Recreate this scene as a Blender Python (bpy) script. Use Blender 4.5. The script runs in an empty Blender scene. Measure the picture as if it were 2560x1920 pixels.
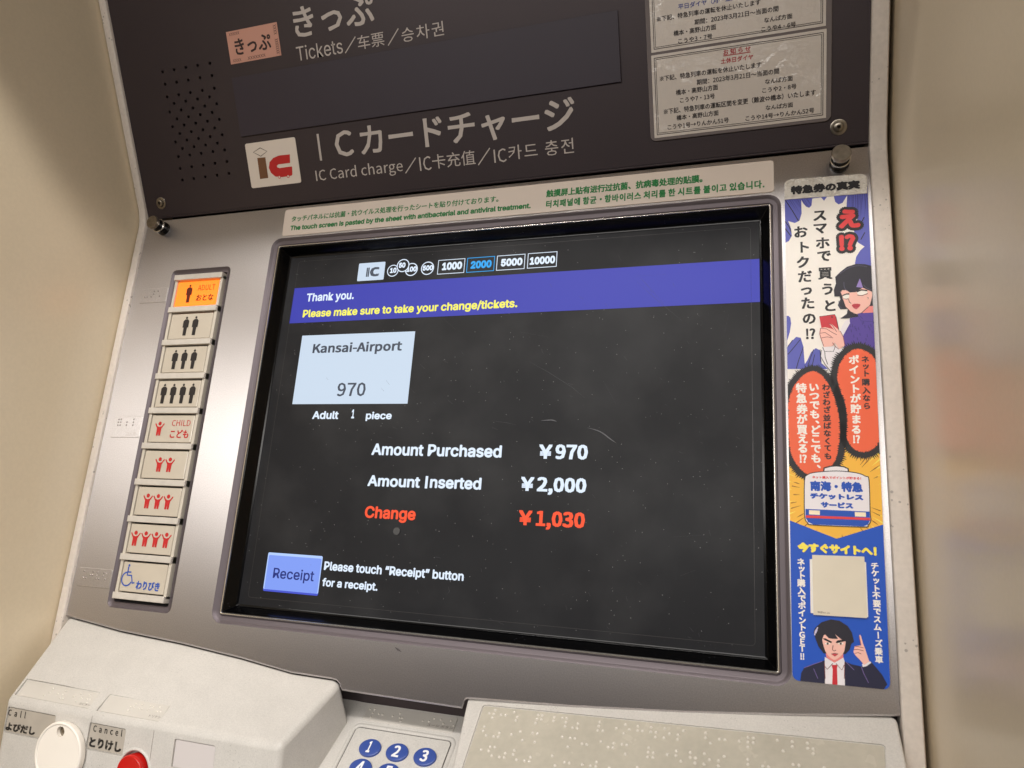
import bpy, bmesh, math, random, os
from mathutils import Vector, Matrix
from mathutils.geometry import tessellate_polygon
random.seed(7)
S = bpy.context.scene
COL = S.collection

# ------------------------------------------------------------------ camera
W_, H_ = 2560, 1920
FOC = 1.824163393269331
MC = [[0.947870439172206, 0.30697390634100924, -0.08549065077089196],
      [0.01238959269644947, 0.2325793801375787, 0.9724984986762888],
      [0.3184150256132795, -0.9228617733770107, 0.21665183752540307]]
TH = 0.4912795568163733                      # lower fascia leans back 28 degrees
CAM = Vector((0, 0, 1.45))                   # eye height of the phone
MROT = Matrix(MC)
cam_d = bpy.data.cameras.new('camera'); cam = bpy.data.objects.new('camera', cam_d); COL.objects.link(cam)
cam.matrix_world = Matrix.Translation(CAM) @ MROT.transposed().to_4x4()
cam_d.sensor_width = 36; cam_d.lens = FOC * 36 / 2.56
cam_d.clip_start = 0.01; cam_d.clip_end = 50
cam_d.dof.use_dof = True; cam_d.dof.focus_distance = 0.46; cam_d.dof.aperture_fstop = 24
S.camera = cam

# ------------------------------------------------------------------ light: two rows of station ceiling lamps
wd = bpy.data.worlds.new('World'); S.world = wd; wd.use_nodes = True
bg = wd.node_tree.nodes['Background']; bg.inputs[0].default_value = (1.0, 0.90, 0.82, 1); bg.inputs[1].default_value = 0.05

def area(name, loc, target, sx, sy, power, col):
    l = bpy.data.lights.new(name, 'AREA'); l.shape = 'RECTANGLE'; l.size = sx; l.size_y = sy; l.energy = power; l.color = col
    o = bpy.data.objects.new(name, l); COL.objects.link(o); o.location = loc
    o.rotation_euler = (Vector(target) - Vector(loc)).to_track_quat('-Z', 'Y').to_euler()
    return o
area('ceiling_lamp', (0.45, -0.21, 2.75), (0.40, 0.43, 1.45), 2.4, 0.06, 34, (1, 0.96, 0.915))
area('ceiling_lamp_far', (0.3, -1.40, 2.64), (0.25, 0.39, 1.33), 5.0, 0.26, 43, (1, 0.962, 0.915))

S.render.engine = 'CYCLES'; S.cycles.blur_glossy = 0.3
S.view_settings.view_transform = 'Standard'; S.view_settings.look = 'None'
S.view_settings.exposure = 0.06; S.view_settings.gamma = 1

# ------------------------------------------------------------------ frames (planes of the machine)
def ray(p):
    d = Vector(((p[0] - W_ / 2) / 1000, -(p[1] - H_ / 2) / 1000, -FOC))
    return MROT.transposed() @ d
class Fr:
    def __init__(s, o, u, v):
        s.o = Vector(o); s.u = Vector(u).normalized(); s.v = Vector(v).normalized(); s.n = s.u.cross(s.v).normalized()
    def hit3(s, p, off=0.0):
        d = ray(p); o = s.o + s.n * off
        return CAM + d * ((o - CAM).dot(s.n) / d.dot(s.n))
    def h(s, p, off=0.0):
        q = s.hit3(p, off) - s.o
        return (q.dot(s.u), q.dot(s.v))
    def w(s, a, b, c=0.0):
        return s.o + s.u * a + s.v * b + s.n * c
    def mat(s, c=0.0):
        o = s.o + s.n * c
        m = Matrix(((s.u.x, s.v.x, s.n.x, o.x), (s.u.y, s.v.y, s.n.y, o.y), (s.u.z, s.v.z, s.n.z, o.z), (0, 0, 0, 1)))
        return m
OL = CAM + Vector((-0.3222707264281316, 0.45242402886919464, -0.003384123599840228))
LOW = Fr(OL, (1, 0, 0), (0, math.sin(TH), math.cos(TH)))
SEAM = LOW.hit3((388, 548))
UP = Fr((SEAM.x, SEAM.y, SEAM.z), (1, 0, 0), (0, 0, 1))
U_ = 0.33 / 1.1557

# zoomed survey crops -> photo pixels
def ZF(x0, y0, k): return lambda x, y: (x0 + x / k, y0 + y / k)
P1 = ZF(0, 0, 1)
R1 = ZF(200, 0, 2.765); R2 = ZF(900, 0, 2.765); R3 = ZF(1560, 0, 3.16); R4 = ZF(600, 380, 2.765); R5 = ZF(1300, 380, 2.765)
R6 = ZF(100, 620, 3.687); R7 = ZF(100, 1050, 3.687); R8 = ZF(600, 980, 2.212)
A1 = ZF(1900, 380, 5.53); A2 = ZF(1900, 640, 5.53); A3 = ZF(1900, 860, 5.53); A4 = ZF(1900, 1120, 5.53); A5 = ZF(1900, 1400, 5.53)
Z1 = ZF(0, 1680, 6.9125); Z2 = ZF(300, 1680, 6.9125); Z3 = ZF(620, 1680, 6.9125); Z4 = ZF(860, 1760, 6.9125)
Z5 = ZF(1160, 1720, 3.687); Z6 = ZF(1700, 1720, 3.568); Z8 = ZF(1100, 1500, 1.7015)
RC = ZF(860, 620, 3.95); RA = ZF(380, 640, 11.06); RW = ZF(240, 1340, 8.295)

# ------------------------------------------------------------------ materials
def lin(c):
    return tuple((x / 12.92 if x <= 0.04045 else ((x + 0.055) / 1.055) ** 2.4) for x in (v / 255 for v in c))
MATS = {}
def mat(name, rgb, rough=0.5, metal=0.0, spec=0.5, emit=None, estr=0.0, coat=0.0, noise=None, bump=None, rnoise=None, trans=0.0, alpha=1.0, specks=None, patch=None):
    """rgb = sRGB 0-255. noise=(scale, amount, detail) colour grain, bump=(scale, strength, dist), rnoise=(scale, amount)"""
    if name in MATS: return MATS[name]
    m = bpy.data.materials.new(name); m.use_nodes = True; nt = m.node_tree; b = nt.nodes['Principled BSDF']
    c = lin(rgb); b.inputs['Base Color'].default_value = (*c, 1); b.inputs['Roughness'].default_value = rough
    b.inputs['Metallic'].default_value = metal; b.inputs['Specular IOR Level'].default_value = spec
    b.inputs['Coat Weight'].default_value = coat; b.inputs['Coat Roughness'].default_value = 0.15
    b.inputs['Transmission Weight'].default_value = trans; b.inputs['Alpha'].default_value = alpha
    if emit is not None:
        b.inputs['Emission Color'].default_value = (*lin(emit), 1); b.inputs['Emission Strength'].default_value = estr
    tc = nt.nodes.new('ShaderNodeTexCoord')
    def nz(scale, detail=3, vec=None):
        n = nt.nodes.new('ShaderNodeTexNoise'); n.inputs['Scale'].default_value = scale; n.inputs['Detail'].default_value = detail
        nt.links.new(vec or tc.outputs['Object'], n.inputs['Vector']); return n
    if noise:
        prev = None
        for (sc, am, de) in (noise if isinstance(noise, list) else [noise]):
            n = nz(sc, de); mr = nt.nodes.new('ShaderNodeMapRange')
            mr.inputs[1].default_value = 0.3; mr.inputs[2].default_value = 0.7
            mr.inputs[3].default_value = 1 - am; mr.inputs[4].default_value = 1 + am
            nt.links.new(n.outputs['Fac'], mr.inputs[0])
            mx = nt.nodes.new('ShaderNodeVectorMath'); mx.operation = 'SCALE'
            if prev is None: mx.inputs[0].default_value = c
            else: nt.links.new(prev, mx.inputs[0])
            nt.links.new(mr.outputs[0], mx.inputs['Scale']); prev = mx.outputs[0]
        nt.links.new(prev, b.inputs['Base Color'])
    if specks:                                  # scattered dirt or dust: (scale, size, brightness factor)
        v = nt.nodes.new('ShaderNodeTexVoronoi'); v.inputs['Scale'].default_value = specks[0]; v.inputs['Randomness'].default_value = 1.0
        nt.links.new(tc.outputs['Object'], v.inputs['Vector'])
        big = nz(specks[0] * 0.13, 3); mm = nt.nodes.new('ShaderNodeMapRange'); mm.inputs[1].default_value = 0.48; mm.inputs[2].default_value = 0.62; mm.inputs[3].default_value = 0.0; mm.inputs[4].default_value = specks[1] * 3
        nt.links.new(big.outputs['Fac'], mm.inputs[0])
        lt = nt.nodes.new('ShaderNodeMath'); lt.operation = 'LESS_THAN'; nt.links.new(v.outputs['Distance'], lt.inputs[0]); nt.links.new(mm.outputs[0], lt.inputs[1])
        mr = nt.nodes.new('ShaderNodeMapRange'); mr.inputs[3].default_value = 1.0; mr.inputs[4].default_value = specks[2]; nt.links.new(lt.outputs[0], mr.inputs[0])
        sc_ = nt.nodes.new('ShaderNodeVectorMath'); sc_.operation = 'SCALE'
        if b.inputs['Base Color'].links: nt.links.new(b.inputs['Base Color'].links[0].from_socket, sc_.inputs[0])
        else: sc_.inputs[0].default_value = c
        nt.links.new(mr.outputs[0], sc_.inputs['Scale']); nt.links.new(sc_.outputs[0], b.inputs['Base Color'])
    if rnoise:
        n = nz(rnoise[0], 4); mr = nt.nodes.new('ShaderNodeMapRange')
        mr.inputs[1].default_value = 0.3; mr.inputs[2].default_value = 0.7
        mr.inputs[3].default_value = rough - rnoise[1]; mr.inputs[4].default_value = rough + rnoise[1]
        nt.links.new(n.outputs['Fac'], mr.inputs[0]); nt.links.new(mr.outputs[0], b.inputs['Roughness'])
    if bump:
        n = nz(bump[0], 3); bp = nt.nodes.new('ShaderNodeBump'); bp.inputs['Strength'].default_value = bump[1]; bp.inputs['Distance'].default_value = bump[2]
        nt.links.new(n.outputs['Fac'], bp.inputs['Height']); nt.links.new(bp.outputs[0], b.inputs['Normal'])
        if patch:                               # wrinkles only in patches
            n2 = nz(patch, 2); m2 = nt.nodes.new('ShaderNodeMapRange'); m2.inputs[1].default_value = 0.46; m2.inputs[2].default_value = 0.66; m2.inputs[3].default_value = 0.0; m2.inputs[4].default_value = bump[1]
            nt.links.new(n2.outputs['Fac'], m2.inputs[0]); nt.links.new(m2.outputs[0], bp.inputs['Strength'])
            nt.links.new(bp.outputs[0], b.inputs['Coat Normal']); b.inputs['Normal'].links and nt.links.remove(b.inputs['Normal'].links[0])
    MATS[name] = m; return m
M_fascia = mat('fascia_metallic_paint', (216, 212, 212), 0.34, 0.96, 0.5, noise=[(1500, 0.10, 2), (12, 0.03, 3)], rnoise=(30, 0.015))
def brushed(m, rough, an, diff, dcol):
    """hairline-brushed metallic finish: Beckmann lobe narrow up and down, wide to the sides, over a thin diffuse base"""
    nt = m.node_tree; b = nt.nodes['Principled BSDF']; out = nt.nodes['Material Output']
    vt = nt.nodes.new('ShaderNodeVectorTransform'); vt.vector_type = 'VECTOR'; vt.convert_from = 'OBJECT'; vt.convert_to = 'WORLD'; vt.inputs[0].default_value = (1, 0, 0)
    g = nt.nodes.new('ShaderNodeBsdfAnisotropic'); g.distribution = 'BECKMANN'; g.inputs['Roughness'].default_value = rough; g.inputs['Anisotropy'].default_value = -an
    d = nt.nodes.new('ShaderNodeBsdfDiffuse'); mx = nt.nodes.new('ShaderNodeMixShader'); mx.inputs[0].default_value = diff
    nt.links.new(vt.outputs[0], g.inputs['Tangent'])
    src = b.inputs['Base Color'].links[0].from_socket
    nt.links.new(src, g.inputs['Color']); d.inputs['Color'].default_value = (*lin(dcol), 1)
    nt.links.new(g.outputs[0], mx.inputs[1]); nt.links.new(d.outputs[0], mx.inputs[2]); nt.links.new(mx.outputs[0], out.inputs['Surface'])
brushed(M_fascia, 0.45, 0.55, 0.14, (134, 129, 135))
M_upper = mat('upper_fascia_shaded', (60, 51, 54), 0.42, 0.3, 0.4, noise=[(1500, 0.08, 2), (9, 0.05, 3)], bump=(1800, 0.10, 0.00002))  # same grey as the lower fascia, darkened in colour to stand for shade
M_cover = mat('dark_cover_film', (46, 37, 49), 0.5, 0.0, 0.5, noise=(12, 0.06, 3))
M_surr = mat('fascia_pressed_edge', (104, 96, 100), 0.5, 0.6, 0.4)
M_ret = mat('fascia_return_shaded', (74, 64, 66), 0.5, 0.3, 0.4)  # fascia colour made darker: shade behind the keypad is put into the colour
M_body = mat('cabinet_black', (14, 12, 12), 0.7)
M_strip = mat('edge_strip_paint', (214, 204, 194), 0.5, 0, 0.4, noise=[(400, 0.05, 3), (25, 0.04, 4)], bump=(900, 0.2, 0.00006), specks=(300, 0.07, 0.6))
M_wall = mat('side_panel_paint', (222, 206, 178), 0.32, 0, 0.42, noise=[(8, 0.03, 2), (500, 0.02, 2)], bump=(260, 0.05, 0.00008), coat=0.15)
M_black = mat('gloss_black_plastic', (5, 5, 6), 0.16, 0, 0.22, specks=(420, 0.05, 14.0))
M_chrome = mat('polished_trim', (225, 220, 212), 0.25, 0.9, 0.5)
M_steel = mat('worn_steel', (150, 142, 130), 0.32, 1.0, 0.5, noise=(220, 0.25, 5), bump=(500, 0.2, 0.0002))
M_stem = mat('black_stem', (18, 15, 15), 0.25, 0.3, 0.5)
M_plast = mat('console_plastic', (200, 196, 190), 0.42, 0, 0.45, noise=[(1300, 0.07, 2), (90, 0.03, 5), (14, 0.03, 3)], bump=(1300, 0.3, 0.00004), specks=(520, 0.05, 0.72))
M_label = mat('label_insert_plastic', (200, 195, 187), 0.4, 0, 0.5, noise=(40, 0.04, 4))
M_sink = mat('worn_label_insert', (176, 168, 157), 0.38, 0, 0.5, noise=(60, 0.07, 5))
M_blank = mat('pale_blank_sticker', (206, 199, 197), 0.5, 0, 0.4)
M_braille = mat('dirty_clear_braille_film', (184, 178, 164), 0.22, 0, 0.5, noise=[(30, 0.06, 6), (300, 0.04, 4)], bump=(180, 0.2, 0.0002), rnoise=(60, 0.08))
M_dot = mat('braille_dot_plastic', (222, 216, 206), 0.15, 0, 0.6)
M_cream = mat('button_frame_plastic', (206, 198, 184), 0.35, 0, 0.5)
M_bar = mat('divider_bar_plastic', (205, 198, 188), 0.35, 0, 0.5, noise=(160, 0.06, 4))
M_cap = mat('button_cap_plastic', (202, 192, 176), 0.16, 0, 0.5, coat=0.6, noise=(60, 0.03, 3))
M_lit = mat('lit_orange_cap', (230, 120, 40), 0.2, 0, 0.5, emit=(255, 122, 24), estr=1.05, coat=0.5)
M_disc = mat('white_cover_disc', (243, 236, 226), 0.35, 0, 0.5, noise=(30, 0.02, 3))
M_red = mat('red_button_plastic', (196, 26, 20), 0.28, 0, 0.5)
M_key = mat('blue_key_plastic', (58, 82, 156), 0.3, 0, 0.5, noise=(200, 0.04, 3))
M_pouch = mat('laminate_film', (120, 112, 112), 0.14, 0, 0.6, coat=0.4, bump=(60, 0.3, 0.0006))
M_paper = mat('laminated_paper', (212, 203, 194), 0.30, 0, 0.5, noise=(25, 0.02, 4), bump=(230, 1.0, 0.006), coat=1.0, patch=22)
M_stick = mat('sticker_vinyl', (226, 212, 200), 0.4, 0, 0.45, noise=(50, 0.02, 4))
M_foil = mat('silvery_paper_strip', (228, 222, 212), 0.24, 0.1, 0.6, bump=(420, 1.0, 0.0022), noise=(120, 0.05, 4))
def ink(rgb, rough=0.45):
    return mat('ink_%02x%02x%02x' % rgb, rgb, rough, 0, 0.4)
def glow(rgb, st=1.0):
    return mat('pixel_%02x%02x%02x' % rgb, (5, 5, 6), 0.46, 0, 0.25, emit=rgb, estr=st)
# lcd ground: dark glass with dust, smears and a low backlight
def lcd_material():
    m = mat('lcd_dark_glass', (10, 10, 11), 0.46, 0, 0.22, emit=(14, 14, 18), estr=1.0, rnoise=(14, 0.10))
    nt = m.node_tree; b = nt.nodes['Principled BSDF']; tc = nt.nodes.new('ShaderNodeTexCoord')
    v = nt.nodes.new('ShaderNodeTexVoronoi'); v.inputs['Scale'].default_value = 260
    nt.links.new(tc.outputs['Object'], v.inputs['Vector'])
    lt = nt.nodes.new('ShaderNodeMath'); lt.operation = 'LESS_THAN'; lt.inputs[1].default_value = 0.055
    nt.links.new(v.outputs['Distance'], lt.inputs[0])
    n = nt.nodes.new('ShaderNodeTexNoise'); n.inputs['Scale'].default_value = 22; n.inputs['Detail'].default_value = 6
    nt.links.new(tc.outputs['Object'], n.inputs['Vector'])
    cr = nt.nodes.new('ShaderNodeMapRange'); cr.inputs[1].default_value = 0.45; cr.inputs[2].default_value = 0.75; cr.inputs[3].default_value = 0.004; cr.inputs[4].default_value = 0.018
    nt.links.new(n.outputs['Fac'], cr.inputs[0])
    mu = nt.nodes.new('ShaderNodeMath'); mu.operation = 'MULTIPLY'; mu.inputs[1].default_value = 0.22
    nt.links.new(lt.outputs[0], mu.inputs[0])
    mx = nt.nodes.new('ShaderNodeMath'); mx.operation = 'MAXIMUM'
    nt.links.new(mu.outputs[0], mx.inputs[0]); nt.links.new(cr.outputs[0], mx.inputs[1])
    nt.links.new(mx.outputs[0], b.inputs['Base Color'])
    return m
M_lcd = lcd_material()

# ------------------------------------------------------------------ object helpers
WM = {}
def empty(name, loc, label=None, cat=None, group=None):
    o = bpy.data.objects.new(name, None); COL.objects.link(o); o.location = loc; WM[o] = Matrix.Translation(loc)
    o.empty_display_size = 0.05
    tag(o, label, cat, group); return o
def tag(o, label=None, cat=None, group=None, kind=None):
    if label: o['label'] = label
    if cat: o['category'] = cat
    if group: o['group'] = group
    if kind: o['kind'] = kind
    return o
def obj(name, me, mats, m=None, parent=None, smooth=None):
    o = bpy.data.objects.new(name, me); COL.objects.link(o)
    if mats is not None and not me.materials:
        for k in (mats if isinstance(mats, (list, tuple)) else [mats]): me.materials.append(k)
    m = m or Matrix.Identity(4); WM[o] = m
    if parent is not None:
        o.parent = parent; o.matrix_parent_inverse = WM[parent].inverted()
    o.matrix_basis = m
    if smooth is not None:
        me.polygons.foreach_set('use_smooth', [True] * len(me.polygons)); me.set_sharp_from_angle(angle=math.radians(smooth))
        wn = o.modifiers.new('weighted_normals', 'WEIGHTED_NORMAL'); wn.mode = 'FACE_AREA'; wn.weight = 90; wn.keep_sharp = True
    return o
def mesh(name, verts, faces, mi=None):
    me = bpy.data.meshes.new(name); me.from_pydata(verts, [], faces)
    if mi: me.polygons.foreach_set('material_index', mi)
    me.update(); return me
def area2(p): return 0.5 * sum(p[i][0] * p[(i + 1) % len(p)][1] - p[(i + 1) % len(p)][0] * p[i][1] for i in range(len(p)))
def ccw(p): return list(p) if area2(p) > 0 else list(reversed(p))
def inset(p, d):
    n = len(p); out = []
    for i in range(n):
        a, b, c = Vector(p[i - 1]), Vector(p[i]), Vector(p[(i + 1) % n])
        e1 = (b - a); e2 = (c - b)
        if e1.length < 1e-9 or e2.length < 1e-9: out.append((b.x, b.y)); continue
        e1.normalize(); e2.normalize(); n1 = Vector((-e1.y, e1.x)); n2 = Vector((-e2.y, e2.x))
        m = n1 + n2; l = m.length_squared
        m = m * (2 / l) if l > 0.2 else n1
        out.append((b.x + m.x * d, b.y + m.y * d))
    return out
def rpoly(pts, r, seg=5):
    """round the corners of a polygon"""
    pts = ccw(pts); n = len(pts); out = []
    rs = r if isinstance(r, (list, tuple)) else [r] * n
    for i in range(n):
        a, b, c = Vector(pts[i - 1]), Vector(pts[i]), Vector(pts[(i + 1) % n])
        if rs[i] <= 0: out.append((b.x, b.y)); continue
        d1 = (a - b).normalized(); d2 = (c - b).normalized(); ang = d1.angle(d2)
        t = min(rs[i] / math.tan(ang / 2), (a - b).length * 0.49, (c - b).length * 0.49)
        p, q = b + d1 * t, b + d2 * t
        for k in range(seg + 1):
            s = k / seg
            x = (1 - s) ** 2 * p + 2 * s * (1 - s) * b + s * s * q
            out.append((x.x, x.y))
    return out
def rect(x0, y0, x1, y1): return [(x0, y0), (x1, y0), (x1, y1), (x0, y1)]
def circ(cx, cy, r, n=32, ry=None):
    return [(cx + r * math.cos(2 * math.pi * i / n), cy + (ry or r) * math.sin(2 * math.pi * i / n)) for i in range(n)]
def slab(poly, z0, z1, bev=0.0, seg=3):
    """solid prism with a rounded upper edge"""
    p = ccw(poly); n = len(p); loops = [[(x, y, z0) for x, y in p]]
    if bev <= 0: loops.append([(x, y, z1) for x, y in p])
    else:
        for k in range(seg + 1):
            a = math.pi / 2 * k / seg
            loops.append([(x, y, z1 - bev + bev * math.sin(a)) for x, y in inset(p, bev * (1 - math.cos(a)))])
    v = [q for l in loops for q in l]; f = []
    for k in range(len(loops) - 1):
        for i in range(n):
            j = (i + 1) % n; f.append((k * n + i, k * n + j, (k + 1) * n + j, (k + 1) * n + i))
    f.append(tuple((len(loops) - 1) * n + i for i in range(n))); f.append(tuple(reversed(range(n))))
    return v, f
def plate(name, fr, poly, z0, z1, m, parent=None, bev=0.0, seg=3, smooth=40):
    v, f = slab(poly, z0, z1, bev, seg); return obj(name, mesh(name, v, f), m, fr.mat(), parent, smooth)
def holed(name, fr, outer, holes, z0, z1, m, parent=None):
    """flat plate with real openings (curve fill, extruded)"""
    c = bpy.data.curves.new('t', 'CURVE'); c.dimensions = '2D'; c.fill_mode = 'BOTH'; c.extrude = (z1 - z0) / 2
    for p in [outer] + holes:
        s = c.splines.new('POLY'); s.points.add(len(p) - 1); s.use_cyclic_u = True
        for i, q in enumerate(p): s.points[i].co = (q[0], q[1], 0, 1)
    t = bpy.data.objects.new('t', c); me = bpy.data.meshes.new_from_object(t)
    bpy.data.objects.remove(t); me.name = name; me.materials.clear()
    me.transform(Matrix.Translation((0, 0, (z0 + z1) / 2)))
    return obj(name, me, m, fr.mat(), parent, 35)
def rrect(x0, y0, x1, y1, r, seg=6):
    out = []
    for cx, cy, a0 in ((x1 - r, y1 - r, 0), (x0 + r, y1 - r, 90), (x0 + r, y0 + r, 180), (x1 - r, y0 + r, 270)):
        for k in range(seg + 1):
            a = math.radians(a0 + 90 * k / seg); out.append((cx + r * math.cos(a), cy + r * math.sin(a)))
    return out
def ringloft(name, fr, R, prof, m, parent=None, cap=False, smooth=50, seg=6):
    """R=(x0,y0,x1,y1); prof=[(outward, z, radius)...] from outside in"""
    loops = []
    for o, z, r in prof:
        loops.append([(x, y, z) for x, y in rrect(R[0] - o, R[1] - o, R[2] + o, R[3] + o, max(r, 0.0001), seg)])
    n = len(loops[0]); v = [q for l in loops for q in l]; f = []
    for k in range(len(loops) - 1):
        for i in range(n):
            j = (i + 1) % n; f.append((k * n + i, k * n + j, (k + 1) * n + j, (k + 1) * n + i))
    if cap: f.append(tuple((len(loops) - 1) * n + i for i in range(n)))
    return obj(name, mesh(name, v, f), m, fr.mat(), parent, smooth)
def lathe(name, m4, prof, m, parent=None, n=32, smooth=35):
    v = []; f = []
    for r, z in prof:
        for i in range(n):
            a = 2 * math.pi * i / n; v.append((r * math.cos(a), r * math.sin(a), z))
    for k in range(len(prof) - 1):
        for i in range(n):
            j = (i + 1) % n; f.append((k * n + i, k * n + j, (k + 1) * n + j, (k + 1) * n + i))
    f.append(tuple((len(prof) - 1) * n + i for i in range(n)))
    return obj(name, mesh(name, v, f), m, m4, parent, smooth)

# ------------------------------------------------------------------ lettering
FD = os.path.join(bpy.utils.system_resource('DATAFILES'), 'fonts')
def font(fn):
    try: return bpy.data.fonts.load(os.path.join(FD, fn))
    except Exception: return None
F_cjk = font('Noto Sans CJK Regular.woff2'); F_int = font('Inter.woff2')
TC = {}
def tmesh(s, fnt, bold, space=1.0, line=1.0):
    k = (s, fnt.name if fnt else '', bold, space)
    if k in TC: return TC[k]
    if bold:                                   # heavier weight: the glyph stacked with small shifts
        v0, f0 = tmesh(s, fnt, 0.0, space); vs = []; fs = []
        if bold <= 0.02: sh = [(1, .8), (-1, .8), (1, -.8), (-1, -.8)]
        else:
            sh = [(0, 0)]; nr = max(1, math.ceil(bold / 0.028))
            for r_ in range(1, nr + 1):
                nd = 8 if bold < 0.05 else 16
                for q_ in range(nd): sh.append((r_ / nr * math.cos(q_ * 2 * math.pi / nd), r_ / nr * math.sin(q_ * 2 * math.pi / nd)))
        for i, (a, c) in enumerate(sh):
            b = len(vs); vs += [(x + a * bold, y + c * bold, i * 0.0000008) for x, y, z in v0]; fs += [tuple(b + j for j in q) for q in f0]
        TC[k] = (vs, fs); return TC[k]
    if len(s) > 1 and any(ord(ch) > 0x2000 for ch in s):      # long CJK lines: one glyph at a time
        vs = []; fs = []; x0 = 0.0
        for ch in s:
            if ch != ' ':
                v1, f1 = glyph(ch, fnt); b = len(vs)
                vs += [(x + x0, y, 0.0) for x, y, _ in v1]; fs += [tuple(b + j for j in q) for q in f1]
            x0 += advance(ch, fnt) * space
        TC[k] = (vs, fs); return TC[k]
    TC[k] = glyph(s, fnt, space); return TC[k]
GC = {}
def glyph(s, fnt, space=1.0):
    k = (s, fnt.name if fnt else '', space)
    if k in GC: return GC[k]
    c = bpy.data.curves.new('t', 'FONT'); c.body = s; c.size = 1; c.resolution_u = 2; c.space_character = space
    if fnt: c.font = fnt
    t = bpy.data.objects.new('t', c); me = bpy.data.meshes.new_from_object(t); bpy.data.objects.remove(t)
    GC[k] = ([(v.co.x, v.co.y, 0.0) for v in me.vertices], [tuple(p.vertices) for p in me.polygons])
    bpy.data.meshes.remove(me); return GC[k]
def advance(ch, fnt):
    def right(t): return max(v[0] for v in glyph(t, fnt)[0])
    if ord(ch) > 0x2E00: return right('口口') - right('口')
    return right('口' + ch + '口') - right('口口')
class Print:
    """flat print collected in one mesh: polygons, strokes and glyphs, each colour a material"""
    def __init__(s, fr, z): s.fr = fr; s.z = z; s.v = []; s.f = []; s.mi = []; s.mats = []; s.layer = 0
    def mid(s, m):
        if m not in s.mats: s.mats.append(m)
        return s.mats.index(m)
    def lift(s, n=1): s.layer += n; return s
    def zz(s): return s.z + s.layer * 0.00003
    def pl(s, pts, m):
        b = len(s.v); z = s.zz(); pts = ccw(pts)
        for x, y in pts: s.v.append((x, y, z))
        for t in tessellate_polygon([[Vector((x, y, 0)) for x, y in pts]]):
            a = [Vector(pts[i]) for i in t]
            if (a[1] - a[0]).cross(a[2] - a[0]) < 0: t = (t[0], t[2], t[1])
            s.f.append(tuple(b + i for i in t)); s.mi.append(s.mid(m))
    def st(s, pts, w, m, closed=False):
        z = s.zz(); P = [Vector(p) for p in pts]; n = len(P); L = []; Rr = []
        ws = w if isinstance(w, (list, tuple)) else [w] * n
        for i in range(n):
            a = P[i - 1] if (i > 0 or closed) else P[i]; c = P[(i + 1) % n] if (i < n - 1 or closed) else P[i]
            d1 = (P[i] - a); d2 = (c - P[i]); d = (d1.normalized() if d1.length > 0 else Vector((0, 0))) + (d2.normalized() if d2.length > 0 else Vector((0, 0)))
            if d.length < 1e-6: d = d2 if d2.length > 0 else d1
            d.normalize(); q = Vector((-d.y, d.x)) * ws[i] / 2; L.append(P[i] + q); Rr.append(P[i] - q)
        b = len(s.v)
        for i in range(n): s.v += [(L[i].x, L[i].y, z), (Rr[i].x, Rr[i].y, z)]
        k = s.mid(m)
        for i in range(n if closed else n - 1):
            j = (i + 1) % n; s.f.append((b + 2 * i, b + 2 * i + 1, b + 2 * j + 1, b + 2 * j)); s.mi.append(k)
    def fit(s, t, box, m, fnt=None, bold=0.0, space=1.0, rot=0, uni=False):
        """box=(x0,y0,x1,y1) in frame metres; glyph extents are fitted to it"""
        vs, fs = tmesh(t, fnt or F_cjk, bold, space)
        if not vs: return
        if rot == 90: vs = [(-y, x, _) for x, y, _ in vs]
        if rot == -90: vs = [(y, -x, _) for x, y, _ in vs]
        X = [v[0] for v in vs]; Y = [v[1] for v in vs]; ax, bx, ay, by = min(X), max(X), min(Y), max(Y)
        x0, y0, x1, y1 = box
        if uni: y1 = y0 + (x1 - x0) * (by - ay) / (bx - ax)
        sx = (x1 - x0) / (bx - ax); sy = (y1 - y0) / max(by - ay, 1e-6); b = len(s.v); z = s.zz(); k = s.mid(m)
        for v in vs: s.v.append((x0 + (v[0] - ax) * sx, y0 + (v[1] - ay) * sy, z + v[2]))
        for q in fs: s.f.append(tuple(b + i for i in q)); s.mi.append(k)
    def tx(s, t, Z, bl, br, h, m, **k):
        off = s.z
        x0, y0 = s.fr.h(Z(*bl), off); x1, yb = s.fr.h(Z(*br), off); y1 = s.fr.h(Z(bl[0], bl[1] - h), off)[1]
        y0m = (y0 + yb) / 2; s.fit(t, (x0, y0m, x1, y0m + (y1 - y0)), m, **k)
    def P(s, Z, pts): return [s.fr.h(Z(*p), s.z) for p in pts]
    def poly(s, Z, pts, m, smooth=False):
        q = s.P(Z, pts); s.pl(catmull(q) if smooth else q, m)
    def line(s, Z, pts, w, m, closed=False, smooth=False):
        q = s.P(Z, pts)
        if smooth: q = catmull(q, closed=closed)
        s.st(q, w, m, closed)
    def build(s, name, parent=None):
        me = mesh(name, s.v, s.f, s.mi)
        for m in s.mats: me.materials.append(m)
        return obj(name, me, None, s.fr.mat(), parent)
def catmull(P, k=4, closed=True):
    P = [Vector(p) for p in P]; n = len(P); out = []
    for i in range(n if closed else n - 1):
        a = P[(i - 1) % n] if (closed or i > 0) else P[i]; b = P[i]; c = P[(i + 1) % n]; d = P[(i + 2) % n] if (closed or i < n - 2) else c
        for j in range(k):
            t = j / k
            q = 0.5 * ((2 * b) + (c - a) * t + (2 * a - 5 * b + 4 * c - d) * t * t + (3 * b - a - 3 * c + d) * t ** 3)
            out.append((q.x, q.y))
    if not closed: out.append((P[-1].x, P[-1].y))
    return out
def text(name, fr, z, t, Z, bl, br, h, m, parent, **k):
    p = Print(fr, z); p.tx(t, Z, bl, br, h, m, **k); return p.build(name, parent)

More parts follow.
